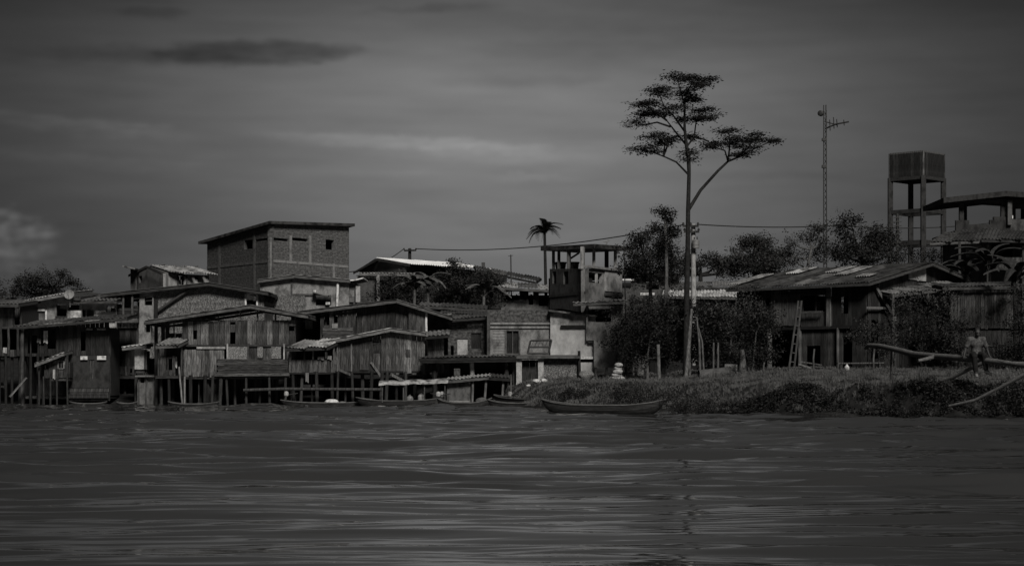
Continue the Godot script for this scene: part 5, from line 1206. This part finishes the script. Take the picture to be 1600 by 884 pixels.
func poles_and_wires():
	var st; var c = ground(1085, 100); var th = T("utility_pole", "pale concrete utility pole with two crossarms beside the tall tree trunk", "utility pole", c)
	tubeT(th, "pole", [c - Vector3(0, 0.5, 0), W(1083.5, 350, 100)], [0.15, 0.11], "concrete_pale", 10)
	for q in [[353, 1067, 1092], [362, 1069, 1093]]:
		barT(th, "crossarm", W(q[1], q[0], 99.8), W(q[2], q[0], 99.8), 0.1, 0.1, "wood1")
		for k in 3: var p = W(lerpf(q[1] + 1, q[2] - 1, k / 2.0), q[0], 99.8); st = mb(); lathe(st, p, [[0.01, 0.05], [0.05, 0.06], [0.065, 0.1], [0.045, 0.14], [0.05, 0.17], [0.01, 0.19]], 8); P(st, "insulator", "steel_dark", th)
	var p0 = W(1087.5, 388, 99.7); st = mb(); lathe(st, p0, [[0.01, 0], [0.17, 0.0], [0.18, 0.04], [0.18, 0.38], [0.12, 0.44], [0.01, 0.45]], 14); P(st, "transformer", "steel", th)
	for k in 2: tubeT(th, "bushing", [p0 + Vector3(-0.07 + 0.14 * k, 0.43, 0), p0 + Vector3(-0.07 + 0.14 * k, 0.58, 0)], 0.03, "steel_dark")
	c = ground(640, 126); th = T("utility_pole", "small dark utility pole rising behind the bright metal roof", "utility pole", c)
	tubeT(th, "pole", [c - Vector3(0, 0.5, 0), W(640, 388, 126)], [0.14, 0.1], "bark_dark", 8); barT(th, "crossarm", W(631, 391.5, 125.8), W(650, 391, 125.8), 0.08, 0.1, "wood0")
	for k in 3: var p = W(631 + 9.4 * k, 391, 125.8); st = mb(); lathe(st, p, [[0.01, 0.03], [0.05, 0.04], [0.055, 0.1], [0.035, 0.14], [0.01, 0.15]], 8); P(st, "insulator", "steel_dark", th)
	wire("power_wire", "long sagging power wire between the small pole and the tall tree's pole", W(650, 388.5, 125.8), W(1068, 351, 99.8), 0.5)
	wire("power_wire", "thin power wire running from the small pole down to the low roofs", W(631, 388.5, 125.8), W(520, 424, 118), 0.5)
	wire("power_wire", "power wire from the tall tree's pole across to the mast", W(1091, 350.5, 99.8), W(1310, 352, 112), 0.12)
	wire("power_wire", "faint power wire from the mast toward the right edge roofs", W(1310, 352, 112), W(1690, 322, 120), 0.6)
	for q in [[798, 398, "thin bare aerial pole above the dark verandah roof", 107.0, 0.035, 428], [977, 376, "thin aerial rod standing beside the terrace roof", 97.5, 0.03, 430]]:
		c = ground(q[0] + 3, q[3]); th = T("aerial_pole", q[2], "aerial", c)
		tubeT(th, "rod", [c, W(q[0] + (0 if q[0] < 900 else -2), q[1], q[3])], q[4], "steel_dark"); barT(th, "crosspiece", W(q[0] - 4, q[1] + 2, q[3]), W(q[0] + 4, q[1] + 1, q[3]), 0.025, 0.03, "steel_dark")
	# lattice mast
	c = ground(1291, 150); th = T("radio_mast", "tall thin lattice mast with drum dish and side aerial", "mast", c)
	var top = hy(164, 150); var k3 = []
	for k in 3: k3.append(Vector3(sin(TAU * k / 3.0 + 0.4) * 0.14, 0, cos(TAU * k / 3.0 + 0.4) * 0.14))
	for k in 3: tubeT(th, "leg", [c + k3[k] * 1.25, Vector3(c.x - 0.05, top, c.z) + k3[k] * 0.8], 0.04, "steel_dark", 5)
	var h = c.y + 0.3; var up = 0; st = mb()
	while h < top - 0.5:
		for k in 3: bar(st, Vector3(c.x, h, c.z) + k3[k], Vector3(c.x, h + 0.45, c.z) + k3[(k + 1) % 3], 0.022, 0.022)
		h += 0.45; up += 1
	P(st, "lattice", "steel_dark", th)
	var dp = W(1283, 177, 150); st = mb(); var kf = fo; fo = Vector3.ZERO; lathe(st, Vector3.ZERO, [[0.01, -0.14], [0.2, -0.14], [0.22, -0.1], [0.22, 0.1], [0.16, 0.16], [0.01, 0.18]], 18); fo = kf
	var dd = P(st, "drum_dish", "steel_dark", th); dd.transform = Transform3D(Basis(Vector3(0, 1, 0), -0.5) * Basis(Vector3(1, 0, 0), PI / 2.0), dp - fo)
	barT(th, "dish_mount", dp, W(1290, 177, 150), 0.07, 0.07, "steel_dark")
	tubeT(th, "side_boom", [W(1290, 201, 150), W(1306, 194, 149.4), W(1327, 190, 149)], 0.06, "steel_dark"); tubeT(th, "side_boom", [W(1290, 190, 150), W(1308, 195, 149.4)], 0.04, "steel_dark")
	for q in [[1297, 187, 204], [1303, 183, 201], [1308, 186, 199], [1319, 187, 196]]: tubeT(th, "dipole", [W(q[0], q[1], 149.5), W(q[0] + 1, q[2], 149.5)], 0.04, "steel_dark", 5)
	for q in [[1289, 218, 0.3], [1289, 260, 0.34]]: barT(th, "collar", W(q[0] - 4, q[1], 150), W(q[0] + 3, q[1], 150), q[2], 0.22, "steel_dark")

# ==================================================================== boats
func canoe(n, label, x0, x1, d, d1, beam, high, rise, hull = "hull", seats = 4, at = null):
	var a = W(x0, 0, d); var b = W(x1, 0, d1); a.y = 0; b.y = 0
	var c = (a + b) / 2.0; var u = (b - a).normalized(); var v = Vector3(-u.z, 0, u.x); var l = a.distance_to(b) / 2.0
	var th = T(n, label, "boat", Vector3(c.x, 0, c.z), "boats moored along the bank")
	var secs = 26; var rows = []; var rin = []; var railL = []; var railR = []
	for i in secs + 1:
		var s = -1.0 + 2.0 * i / secs; var bw = beam * pow(maxf(0.0, 1.0 - pow(absf(s), 2.4)), 0.75) + 0.02; var gw = high + rise * pow(absf(s), 3.0); var keel = -0.13 + (gw + 0.09) * pow(absf(s), 7.0)
		var ro = []; var ri = []
		for k in 11:
			var t = PI * k / 10.0; var cx = -cos(t); var sy = pow(sin(t), 0.7)
			ro.append(c + u * s * l + v * cx * bw + Vector3(0, lerpf(gw, keel, sy), 0)); ri.append(c + u * s * l * 0.985 + v * cx * maxf(0.005, bw - 0.035) + Vector3(0, lerpf(gw, minf(gw - 0.005, keel + 0.04), sy), 0))
		rows.append(ro); rin.append(ri); railL.append(ro[0]); railR.append(ro[10])
	var st = mb()
	for i in secs:
		for k in 10:
			var m = c + u * (-1.0 + 2.0 * (i + 0.5) / secs) * l + Vector3(0, high + 0.3, 0)
			var q = [rows[i][k], rows[i][k + 1], rows[i + 1][k + 1], rows[i + 1][k]]
			quad(st, q[0], q[1], q[2], q[3], m); quad(st, rin[i][k], rin[i][k + 1], rin[i + 1][k + 1], rin[i + 1][k], (rows[i][0] + rows[i][5]) / 2.0 - Vector3(0, 1, 0))
	P(st, "hull", hull, th)
	for q in [railL, railR]: tubeT(th, "gunwale", q, 0.028, "hull_pale", 5)
	for k in seats:
		var s = lerpf(-0.6, 0.6, k / maxf(1.0, seats - 1.0)); var bw = beam * pow(1.0 - pow(absf(s), 2.4), 0.75)
		barT(th, "seat", c + u * s * l - v * (bw - 0.02) + Vector3(0, high - 0.06, 0), c + u * s * l + v * (bw - 0.02) + Vector3(0, high - 0.06, 0), 0.22, 0.03, "wood3")
	return {"th": th, "c": c, "u": u, "v": v, "l": l}

func motor(bt, s, m = "plaster3"):
	var o = bt.c + bt.u * s * bt.l + Vector3(0, 0.34, 0); var st = mb()
	lathe(st, o + Vector3(0, 0.12, 0), [[0.01, 0], [0.08, 0.0], [0.1, 0.04], [0.1, 0.13], [0.07, 0.19], [0.01, 0.21]], 10); P(st, "outboard_motor", m, bt.th)
	barT(bt.th, "motor_leg", o + Vector3(0, 0.14, 0), o + bt.u * s * 0.15 + Vector3(0, -0.55, 0), 0.08, 0.1, "steel_dark"); tubeT(bt.th, "tiller", [o + Vector3(0, 0.16, 0), o - bt.u * signf(s) * 0.5 + Vector3(0, 0.24, 0)], 0.022, "steel_dark")

func sack(p, s, yaw, n, label, group, m = "white", cat = "sack"):
	base(p); var st = mb(); var seg = 14; var prev = []
	for i in 9:
		var t = i / 8.0; var ring = []; var k = pow(sin(PI * clampf(t, 0.0, 1.0)), 0.3)
		for j in seg:
			var a = TAU * j / seg; var lump = 1.0 + 0.09 * sin(a * 3.0 + yaw * 7.0 + t * 5.0)
			ring.append(p + Basis(Vector3.UP, yaw) * Vector3((t - 0.5) * s.x, s.y / 2.0 + (sin(a) * 0.5 * s.y * k) * lump, cos(a) * 0.5 * s.z * k * lump))
		if i > 0:
			for j in seg: quad(st, prev[j], prev[(j + 1) % seg], ring[(j + 1) % seg], ring[j], p + Vector3(0, s.y / 2.0, 0))
		prev = ring
	return solo(st, n, label, cat, m, group)

func boats():
	var b; var st; var th
	canoe("canoe", "short low canoe under the long canopy house", 108, 166, 88.2, 88.4, 0.32, 0.1, 0.08, "hull", 3)
	canoe("canoe", "slim low canoe moored below the gabled stilt house", 262, 342, 85.6, 85.3, 0.34, 0.11, 0.1, "hull", 3)
	canoe("canoe", "small dark canoe tucked by the privy", 182, 214, 89.2, 89.0, 0.3, 0.09, 0.08, "hull", 2)
	b = canoe("canoe", "long low canoe loaded with a white bundle beneath the pale stilt house", 438, 588, 84.6, 84.2, 0.42, 0.17, 0.12, "hull", 5); motor(b, -0.88)
	sack(W(518, 632.4, 84.4), Vector3(0.62, 0.24, 0.4), 0.1, "sack", "white bundle lying in the long low canoe", "")
	sack(W(535, 632.2, 84.4), Vector3(0.36, 0.14, 0.34), 0.4, "sack", "small grey bundle beside the white bundle in the long low canoe", "", "plaster2")
	b = canoe("covered_boat", "dark motor canoe shaded by a long pale arched canopy", 556, 692, 83.6, 83.2, 0.58, 0.27, 0.14, "hull", 5); motor(b, 0.98)
	th = b.th; st = mb(); var prev = []
	for i in 13:
		var px = lerpf(593, 701, i / 12.0); var row = []
		for k in 9:
			var a = lerpf(-1.15, 1.15, k / 8.0); row.append(W(px, 0, 83.4) * Vector3(1, 0, 1) + Vector3(0, 0.78 + 0.3 * cos(a) + 0.02 * sin(i * 1.3) + 0.008 * i, sin(a) * 0.72))
		if i > 0:
			for k in 8: hexa(st, [prev[k], row[k], row[k + 1], prev[k + 1], prev[k] + Vector3(0, 0.025, 0), row[k] + Vector3(0, 0.025, 0), row[k + 1] + Vector3(0, 0.025, 0), prev[k + 1] + Vector3(0, 0.025, 0)])
		prev = row
	P(st, "canopy", "tin3", th)
	for px in [597, 630, 663, 695]:
		for z in [-0.5, 0.5]: var p = W(px, 0, 83.4 - z) ; tubeT(th, "canopy_post", [Vector3(p.x, 0.2, p.z), Vector3(p.x, 0.98, p.z)], 0.025, "wood3", 6)
	for q in [["white plastic drum standing in the canopy boat", 658, 0.42, "concrete_pale"], ["small dark drum standing in the canopy boat", 640, 0.34, "steel"]]:
		var p = Vector3(W(q[1], 0, 83.3).x, 0.0, -83.35); base(p); st = mb(); lathe(st, p, [[0.01, 0.1], [0.13, 0.1], [0.15, 0.16], [0.15, q[2] + 0.04], [0.1, q[2] + 0.12], [0.05, q[2] + 0.13], [0.05, q[2] + 0.18], [0.01, q[2] + 0.19]], 12); solo(st, "plastic_drum", q[0], "drum", q[3], "drums in the canopy boat")
	b = canoe("canoe", "dark canoe with upswept ends beside the raft hut", 683, 768, 81.4, 81.0, 0.4, 0.2, 0.2, "hull", 3); motor(b, -0.96)
	sack(W(752, 633.5, 81.3), Vector3(0.5, 0.34, 0.4), 0.6, "sack", "round grey bundle in the dark upswept canoe", "", "plaster1")
	b = canoe("canoe", "dark flat canoe between the upswept canoe and the long black canoe", 762, 872, 80.4, 79.6, 0.42, 0.2, 0.14, "hull", 4)
	b = canoe("canoe", "dark canoe pulled half ashore beneath the stained house", 772, 908, 83.0, 79.4, 0.45, 0.36, 0.16, "hull", 4); motor(b, -0.62)
	canoe("canoe", "long black canoe moored at the grassy bank", 846, 1040, 67.8, 66.4, 0.5, 0.27, 0.2, "hull", 6)
	# the raft hut
	var f = face(690, 84.4, 800, 84.4); th = T("raft_hut", "tarpaulin walled hut with open posts floating on a raft", "hut", Vector3(W(745, 0, 84.4).x, 0, -84.4))
	slab(th, "deck", [fp(f, fu(f, 694), 0.2, 0.2), fp(f, fu(f, 800), 0.2, 0.2), fp(f, fu(f, 800), 0.2, -2.0), fp(f, fu(f, 694), 0.2, -2.0)], 0.34, "beam1")
	wall(th, "tarpaulin_wall", f, 698, 735, 628, [[698, 596], [735, 592]], [], "concrete_dark", 0.05)
	wall(th, "back_wall", f, 698, 792, 628, [[698, 594], [792, 590]], [], "wood0", 0.05, -1.7)
	panel(th, "pale_base", f, [702, 626, 735, 628.5], "plaster2", 0.05)
	slope_roof(th, fpx(f, 697, 594.5, 0.3), fpx(f, 766, 588, 0.3), fpx(f, 698, 590, -2), fpx(f, 768, 585, -2), TL, "beam3"); slope_roof(th, fpx(f, 764, 589, 0.3), fpx(f, 796, 591, 0.3), fpx(f, 766, 585, -2), fpx(f, 796, 586, -2), TD, "beam0")
	for q in [[738, 739, 593], [757, 760, 589], [784, 787, 591]]: tubeT(th, "post", [fpx(f, q[1], q[2], 0.1), fpx(f, q[0], 630, 0.1)], 0.055, "wood4")
	base(W(798, 634, 82.2)); st = mb(); tube(st, [W(798.5, 585, 82.4), W(798, 644, 82.2)], 0.04); solo(st, "mooring_pole", "thin mooring pole standing between the raft hut and the motor canoe", "pole", "wood3")
	var sr = RandomNumberGenerator.new(); sr.seed = 4
	for q in [["white plastic bag on the mud, biggest of three below the stained house", 838, 607, 0.36], ["pale bag on the mud nearest the last white pillar", 850, 606, 0.3], ["small pale bag on the mud farthest from the white pillar", 826, 606.5, 0.22]]:
		var g = ground(q[1], 84.2); sack(Vector3(g.x, maxf(g.y, hy(q[2], 84.2) - 0.1), g.z), Vector3(q[3], q[3] * 0.6, q[3]), q[1], "plastic_bag", q[0], "bags on the mud", "white", "bag")

# ==================================================================== things on the bank
func bank_things():
	var st; var th
	var g = ground(964, 82.6); var k = 0
	for q in [["bottom sack at the left of the white sack stack", -0.13, 0.0, 0.44], ["bottom sack at the right of the white sack stack", 0.14, 0.0, 0.42], ["second layer sack of the white sack stack", 0.0, 0.15, 0.5], ["third layer sack of the white sack stack", 0.04, 0.3, 0.42], ["fourth layer sack of the white sack stack", 0.05, 0.44, 0.36], ["topmost sack of the white sack stack", 0.08, 0.57, 0.3]]:
		sack(g + Vector3(q[1], q[2], 0.1 * (k % 2)), Vector3(q[3], 0.21, 0.36), 0.7 * (k % 3) - 0.6, "sack", q[0], "stack of white sacks", "sack"); k += 1
	sack(ground(916, 83.5) + Vector3(0, 0.1, 0), Vector3(0.7, 0.42, 0.5), 0.5, "rubbish_heap", "heap of pale rubbish below the white walled house", "", "mesh_panel", "rubbish")
	# grey slab mound
	g = ground(1120, 80); th = T("slab_mound", "low grey slab mound with pale end on the grass", "slab", g); st = mb(); var prev = []
	for i in 9:
		var ring = []; var px = lerpf(1092, 1142, i / 8.0); var hh = lerpf(0.28, 0.42, i / 8.0)
		for a in 8: var t = PI * a / 7.0; ring.append(ground(px, 80) * Vector3(1, 0, 1) + Vector3(0, g.y - 0.06 + pow(sin(t), 0.6) * hh, -cos(t) * 0.6))
		if i > 0:
			for a in 7: quad(st, prev[a], prev[a + 1], ring[a + 1], ring[a], g - Vector3(0, 0.5, 0))
		prev = ring
	P(st, "mound", "concrete_dark", th); barT(th, "end_slab", ground(1142.5, 79.9) + Vector3(0, -0.1, 0), ground(1142.5, 79.9) + Vector3(0, 0.32, 0), 0.5, 0.1, "concrete")
	for q in [["thin stake standing beside the vine covered stump", 1171, 573, 79.0], ["thin stake standing nearest the barn corner post", 1194, 566, 80.0], ["bent stake in the grass before the lean-to", 1395, 549, 77.0], ["upright stake in the grass below the barn gable", 1366, 545, 79.5], ["short stake in the grass before the barn doorway", 1272, 545, 82.0]]:
		g = ground(q[1], q[3]); base(g); st = mb(); tube(st, [g - Vector3(0, 0.2, 0), W(q[1] - 0.5, (q[2] + 575) / 2.0, q[3]), W(q[1] + 1, q[2], q[3])], 0.04, 6); solo(st, "stake", q[0], "stake", "wood3", "stakes in the grass")
	g = ground(1266, 83.5); th = T("board_pile", "small pile of pale boards at the foot of the ladder", "boards", g)
	for q in [[1249, 1268, 0.12, 0.1, "wood5"], [1250, 1285, 0.24, 0.0, "wood3"], [1252, 1288, 0.06, -0.25, "wood2"]]: barT(th, "board", ground(q[0], 83.5) + Vector3(0, q[2] + 0.1, q[3]), ground(q[1], 83.3) + Vector3(0, q[2], q[3]), 0.26, 0.05, q[4])
	g = ground(1345, 81.5); th = T("low_bench", "low plank bench in the grass before the barn", "bench", g)
	barT(th, "seat", g + Vector3(-0.95, 0.3, 0), g + Vector3(0.95, 0.32, 0), 0.28, 0.05, "wood3")
	for x in [-0.8, 0.8]: barT(th, "leg", g + Vector3(x, -0.1, 0), g + Vector3(x, 0.28, 0), 0.08, 0.22, "wood2")
	g = ground(1324, 81.2); base(g); st = mb(); lathe(st, g, [[0.01, 0], [0.09, 0], [0.1, 0.05], [0.1, 0.2], [0.04, 0.27], [0.04, 0.31], [0.01, 0.315]], 12); solo(st, "plastic_jug", "white plastic jug standing in the grass beside the low bench", "jug", "white")
	# the fallen trunk, its prop and the slanting pole
	g = ground(1440, 60); th = T("fallen_trunk", "long bare fallen trunk lying level above the bank with a seated person", "log", g)
	var tp = [[1353, 544, 66, 0.05], [1358, 539.5, 65.6, 0.07], [1375, 540.5, 64.6, 0.085], [1400, 546, 63.2, 0.09], [1430, 553.5, 61.6, 0.095], [1460, 556.5, 60.2, 0.095], [1490, 558.5, 58.8, 0.095], [1527, 562, 57.4, 0.09], [1560, 565.5, 56.4, 0.088], [1600, 570, 55.4, 0.09], [1690, 580, 53.5, 0.11]]
	var pts = []; var rs = []
	for q in tp: pts.append(W(q[0], q[1], q[2])); rs.append(q[3])
	tubeT(th, "trunk", pts, rs, "log", 9); tubeT(th, "branch_stub", [W(1462, 557, 60), W(1450, 560.5, 60), W(1436, 563.5, 60)], [0.07, 0.06, 0.045], "log")
	tubeT(th, "prop_branch", [W(1538, 566, 57), W(1515, 577, 57.4), W(1490, 590, 58), W(1460, 598, 58.6), W(1452, 602, 58.7)], [0.06, 0.055, 0.05, 0.045, 0.03], "log")
	tubeT(th, "twig", [W(1505, 560, 58.2), W(1504, 553, 58.2), W(1507, 548, 58.2)], 0.018, "log", 5); tubeT(th, "prop_stake", [W(1394, 545, 63.5), ground(1393, 63.5) - Vector3(0, 0.3, 0)], 0.04, "log")
	base(W(1485, 634, 56.2)); st = mb(); tube(st, [W(1690, 560, 53.4), W(1612, 580, 54.4), W(1565, 605, 55.2), W(1525, 625, 55.8), W(1484, 634, 56.4)], [0.06, 0.055, 0.05, 0.045, 0.03], 8); solo(st, "slanting_pole", "bare bent pole slanting down the cut bank below the fallen trunk", "pole", "log")
	for q in [["pale broken stick standing on the bank edge below the fallen trunk", 1473, 606, 1480, 596, 59.0], ["second broken stick lying on the bank edge near the seated person's feet", 1508, 612, 1516, 599, 58.6]]:
		base(W(q[1], q[2], q[5])); st = mb(); tube(st, [W(q[1] - 2, q[2] + 4, q[5] + 0.2), W(q[3], q[4], q[5])], 0.03, 6); solo(st, "broken_stick", q[0], "stick", "log")

# ==================================================================== the seated person
func blend(bones, cell, k, m, n, parent):           # smooth union of tapered capsules, meshed as surface nets
	var lo = Vector3.ONE * 1e9; var hi = -lo
	for b in bones:
		var r = maxf(b[2], b[3]) + k + cell * 3.0
		for q in [b[0], b[1]]: lo = lo.min(q - Vector3.ONE * r); hi = hi.max(q + Vector3.ONE * r)
	var nx = int((hi.x - lo.x) / cell) + 1; var ny = int((hi.y - lo.y) / cell) + 1; var nzz = int((hi.z - lo.z) / cell) + 1
	var fld = PackedFloat32Array(); fld.resize(nx * ny * nzz); fld.fill(1.0)
	for b in bones:
		var r = maxf(b[2], b[3]) + k + cell * 2.5; var a = b[0]; var ab = b[1] - b[0]; var l2 = maxf(ab.length_squared(), 1e-9)
		var p0 = (a.min(b[1]) - Vector3.ONE * r - lo) / cell; var p1 = (a.max(b[1]) + Vector3.ONE * r - lo) / cell
		for z in range(maxi(0, int(p0.z)), mini(nzz, int(p1.z) + 1)):
			for y in range(maxi(0, int(p0.y)), mini(ny, int(p1.y) + 1)):
				for x in range(maxi(0, int(p0.x)), mini(nx, int(p1.x) + 1)):
					var p = lo + Vector3(x, y, z) * cell; var t = clampf((p - a).dot(ab) / l2, 0.0, 1.0)
					var dist = (p - a - ab * t).length() - lerpf(b[2], b[3], t); var i = (z * ny + y) * nx + x
					var h = maxf(k - absf(fld[i] - dist), 0.0) / k
					fld[i] = minf(fld[i], dist) - h * h * k * 0.25
	var ids = {}; var vs = PackedVector3Array(); var ns = PackedVector3Array(); var off = [0, 1, nx, nx + 1, nx * ny, nx * ny + 1, nx * ny + nx, nx * ny + nx + 1]
	for z in nzz - 1:
		for y in ny - 1:
			for x in nx - 1:
				var i = (z * ny + y) * nx + x; var inside = 0
				for o in off: inside += 1 if fld[i + o] < 0.0 else 0
				if inside == 0 or inside == 8: continue
				var s = Vector3.ZERO; var c = 0
				for e in [[0, 1], [2, 3], [4, 5], [6, 7], [0, 2], [1, 3], [4, 6], [5, 7], [0, 4], [1, 5], [2, 6], [3, 7]]:
					var va = fld[i + off[e[0]]]; var vb = fld[i + off[e[1]]]
					if (va < 0.0) != (vb < 0.0):
						var t = va / (va - vb); var pa = Vector3(e[0] & 1, (e[0] >> 1) & 1, e[0] >> 2); var pb = Vector3(e[1] & 1, (e[1] >> 1) & 1, e[1] >> 2); s += pa.lerp(pb, t); c += 1
				ids[i] = vs.size(); vs.append(lo + (Vector3(x, y, z) + s / c) * cell)
				ns.append(Vector3(fld[i + 1] - fld[i], fld[i + nx] - fld[i], fld[i + nx * ny] - fld[i]).normalized())
	var st = mb()
	for i in ids:
		for ax in [[1, nx, nx * ny], [nx, nx * ny, 1], [nx * ny, 1, nx]]:
			if (fld[i] < 0.0) == (fld[i + ax[0]] < 0.0): continue
			var q = [i, i - ax[1], i - ax[1] - ax[2], i - ax[2]]
			if not (ids.has(q[1]) and ids.has(q[2]) and ids.has(q[3])): continue
			for o in [[0, 1, 2], [0, 2, 3]]:
				var t = [ids[q[o[0]]], ids[q[o[1]]], ids[q[o[2]]]]
				if (vs[t[2]] - vs[t[0]]).cross(vs[t[1]] - vs[t[0]]).dot(ns[t[0]]) < 0.0: t.reverse()
				for v in t: vx(st, vs[v], ns[v])
	return P(st, n, m, parent)

func person():
	var s = W(1526, 559, 57.4); var th = T("person", "person in dark grey shirt sitting on the fallen trunk with dangling legs", "person", s)
	var v = func(x, y, z): return s + Vector3(x, y, z)
	var hip = [v.call(-0.1, 0.08, 0.02), v.call(0.1, 0.08, 0.02)]; var knee = [v.call(-0.15, 0.05, 0.43), v.call(0.14, 0.06, 0.44)]; var ank = [v.call(-0.1, -0.42, 0.4), v.call(0.18, -0.37, 0.47)]; var toe = [v.call(-0.12, -0.52, 0.58), v.call(0.27, -0.46, 0.62)]
	var sh = [v.call(-0.19, 0.53, 0.06), v.call(0.19, 0.53, 0.06)]; var el = [v.call(-0.3, 0.28, 0.0), v.call(0.31, 0.28, 0.0)]; var wr = [v.call(-0.36, 0.06, 0.06), v.call(0.37, 0.05, 0.06)]
	var pel = v.call(0, 0.1, 0); var waist = v.call(0, 0.24, -0.02); var chest = v.call(0, 0.44, 0.03); var neck = v.call(0, 0.57, 0.09); var head = v.call(0, 0.73, 0.17)
	var body_ = [[pel, waist, 0.13, 0.115], [waist, chest, 0.115, 0.13], [v.call(-0.07, 0.42, 0.03), v.call(0.07, 0.42, 0.03), 0.115, 0.115], [sh[0], sh[1], 0.07, 0.07], [chest, neck, 0.1, 0.055], [neck, head, 0.052, 0.055]]
	var skull = [[v.call(0, 0.74, 0.14), v.call(0, 0.76, 0.18), 0.085, 0.078], [v.call(0, 0.68, 0.2), v.call(0, 0.65, 0.225), 0.06, 0.042], [v.call(0, 0.715, 0.26), v.call(0, 0.69, 0.275), 0.012, 0.017], [v.call(-0.085, 0.72, 0.16), v.call(-0.088, 0.7, 0.155), 0.018, 0.012], [v.call(0.085, 0.72, 0.16), v.call(0.088, 0.7, 0.155), 0.018, 0.012], [v.call(-0.045, 0.74, 0.25), v.call(0.045, 0.74, 0.25), 0.014, 0.014], [v.call(-0.022, 0.66, 0.268), v.call(0.022, 0.66, 0.268), 0.008, 0.008]]
	for i in 2:
		body_ += [[hip[i], knee[i], 0.085, 0.06], [knee[i], ank[i].lerp(knee[i], 0.6), 0.055, 0.057], [ank[i].lerp(knee[i], 0.6), ank[i], 0.057, 0.036], [ank[i], toe[i], 0.04, 0.032], [sh[i], el[i], 0.052, 0.042], [el[i], wr[i], 0.041, 0.027]]
	body_ += skull
	var hands = []
	for i in 2:
		var sg = -1.0 if i == 0 else 1.0; var w = wr[i]; var palm = w + Vector3(0.015 * sg, -0.03, 0.06); hands.append([w, palm, 0.027, 0.036])
		for q in [[-0.03, 0.072, 0.009], [-0.01, 0.082, 0.0095], [0.011, 0.078, 0.009], [0.03, 0.062, 0.0075]]:
			var a = palm + Vector3(q[0] * 1.0, -0.004, 0.03); var m = a + Vector3(q[0] * 0.25, -0.012, q[1] * 0.5); var e = m + Vector3(q[0] * 0.05, -q[1] * 0.52, q[1] * 0.16); hands.append([a, m, q[2] + 0.001, q[2]]); hands.append([m, e, q[2], q[2] * 0.8])
		var ta = palm + Vector3(-0.032 * sg, 0, -0.02); var tm = ta + Vector3(-0.032 * sg, -0.012, 0.02); hands.append([ta, tm, 0.012, 0.0105]); hands.append([tm, tm + Vector3(-0.012 * sg, -0.022, 0.022), 0.0105, 0.0085])
	blend(body_, 0.014, 0.03, "skin", "body", th)
	blend(hands, 0.006, 0.01, "skin", "hands", th)
	var grow = func(bs, e): return bs.map(func(b): return [b[0], b[1], b[2] + e, b[3] + e])
	blend(grow.call([body_[0], body_[1], body_[2], body_[3], [chest, neck.lerp(chest, 0.25), 0.1, 0.07], [sh[0], sh[0].lerp(el[0], 0.75), 0.058, 0.055], [sh[1], sh[1].lerp(el[1], 0.75), 0.058, 0.055]], 0.016), 0.015, 0.035, "shirt", "shirt", th)
	blend(grow.call([[pel, pel + Vector3(0, 0.05, 0), 0.13, 0.118], [hip[0], knee[0], 0.088, 0.066], [hip[1], knee[1], 0.088, 0.066], [knee[0], knee[0].lerp(ank[0], 0.9), 0.066, 0.054], [knee[1], knee[1].lerp(ank[1], 0.9), 0.066, 0.054]], 0.014), 0.015, 0.03, "trousers", "trousers", th)
	for i in 2: blend([[ank[i] + Vector3(0, -0.035, -0.02), toe[i] + Vector3(0, -0.01, 0.02), 0.05, 0.045]], 0.012, 0.02, "shoe", "shoe", th)
	blend([[v.call(0, 0.765, 0.1), v.call(0, 0.81, 0.15), 0.095, 0.075], [v.call(-0.03, 0.8, 0.19), v.call(0.03, 0.8, 0.19), 0.05, 0.05]], 0.012, 0.03, "hair", "hair", th)
	for x in [-0.033, 0.033]: var st = mb(); lathe(st, v.call(x, 0.712, 0.243), [[0.001, -0.009], [0.009, -0.004], [0.01, 0.0], [0.009, 0.004], [0.001, 0.009]], 8); P(st, "eye", "black", th)
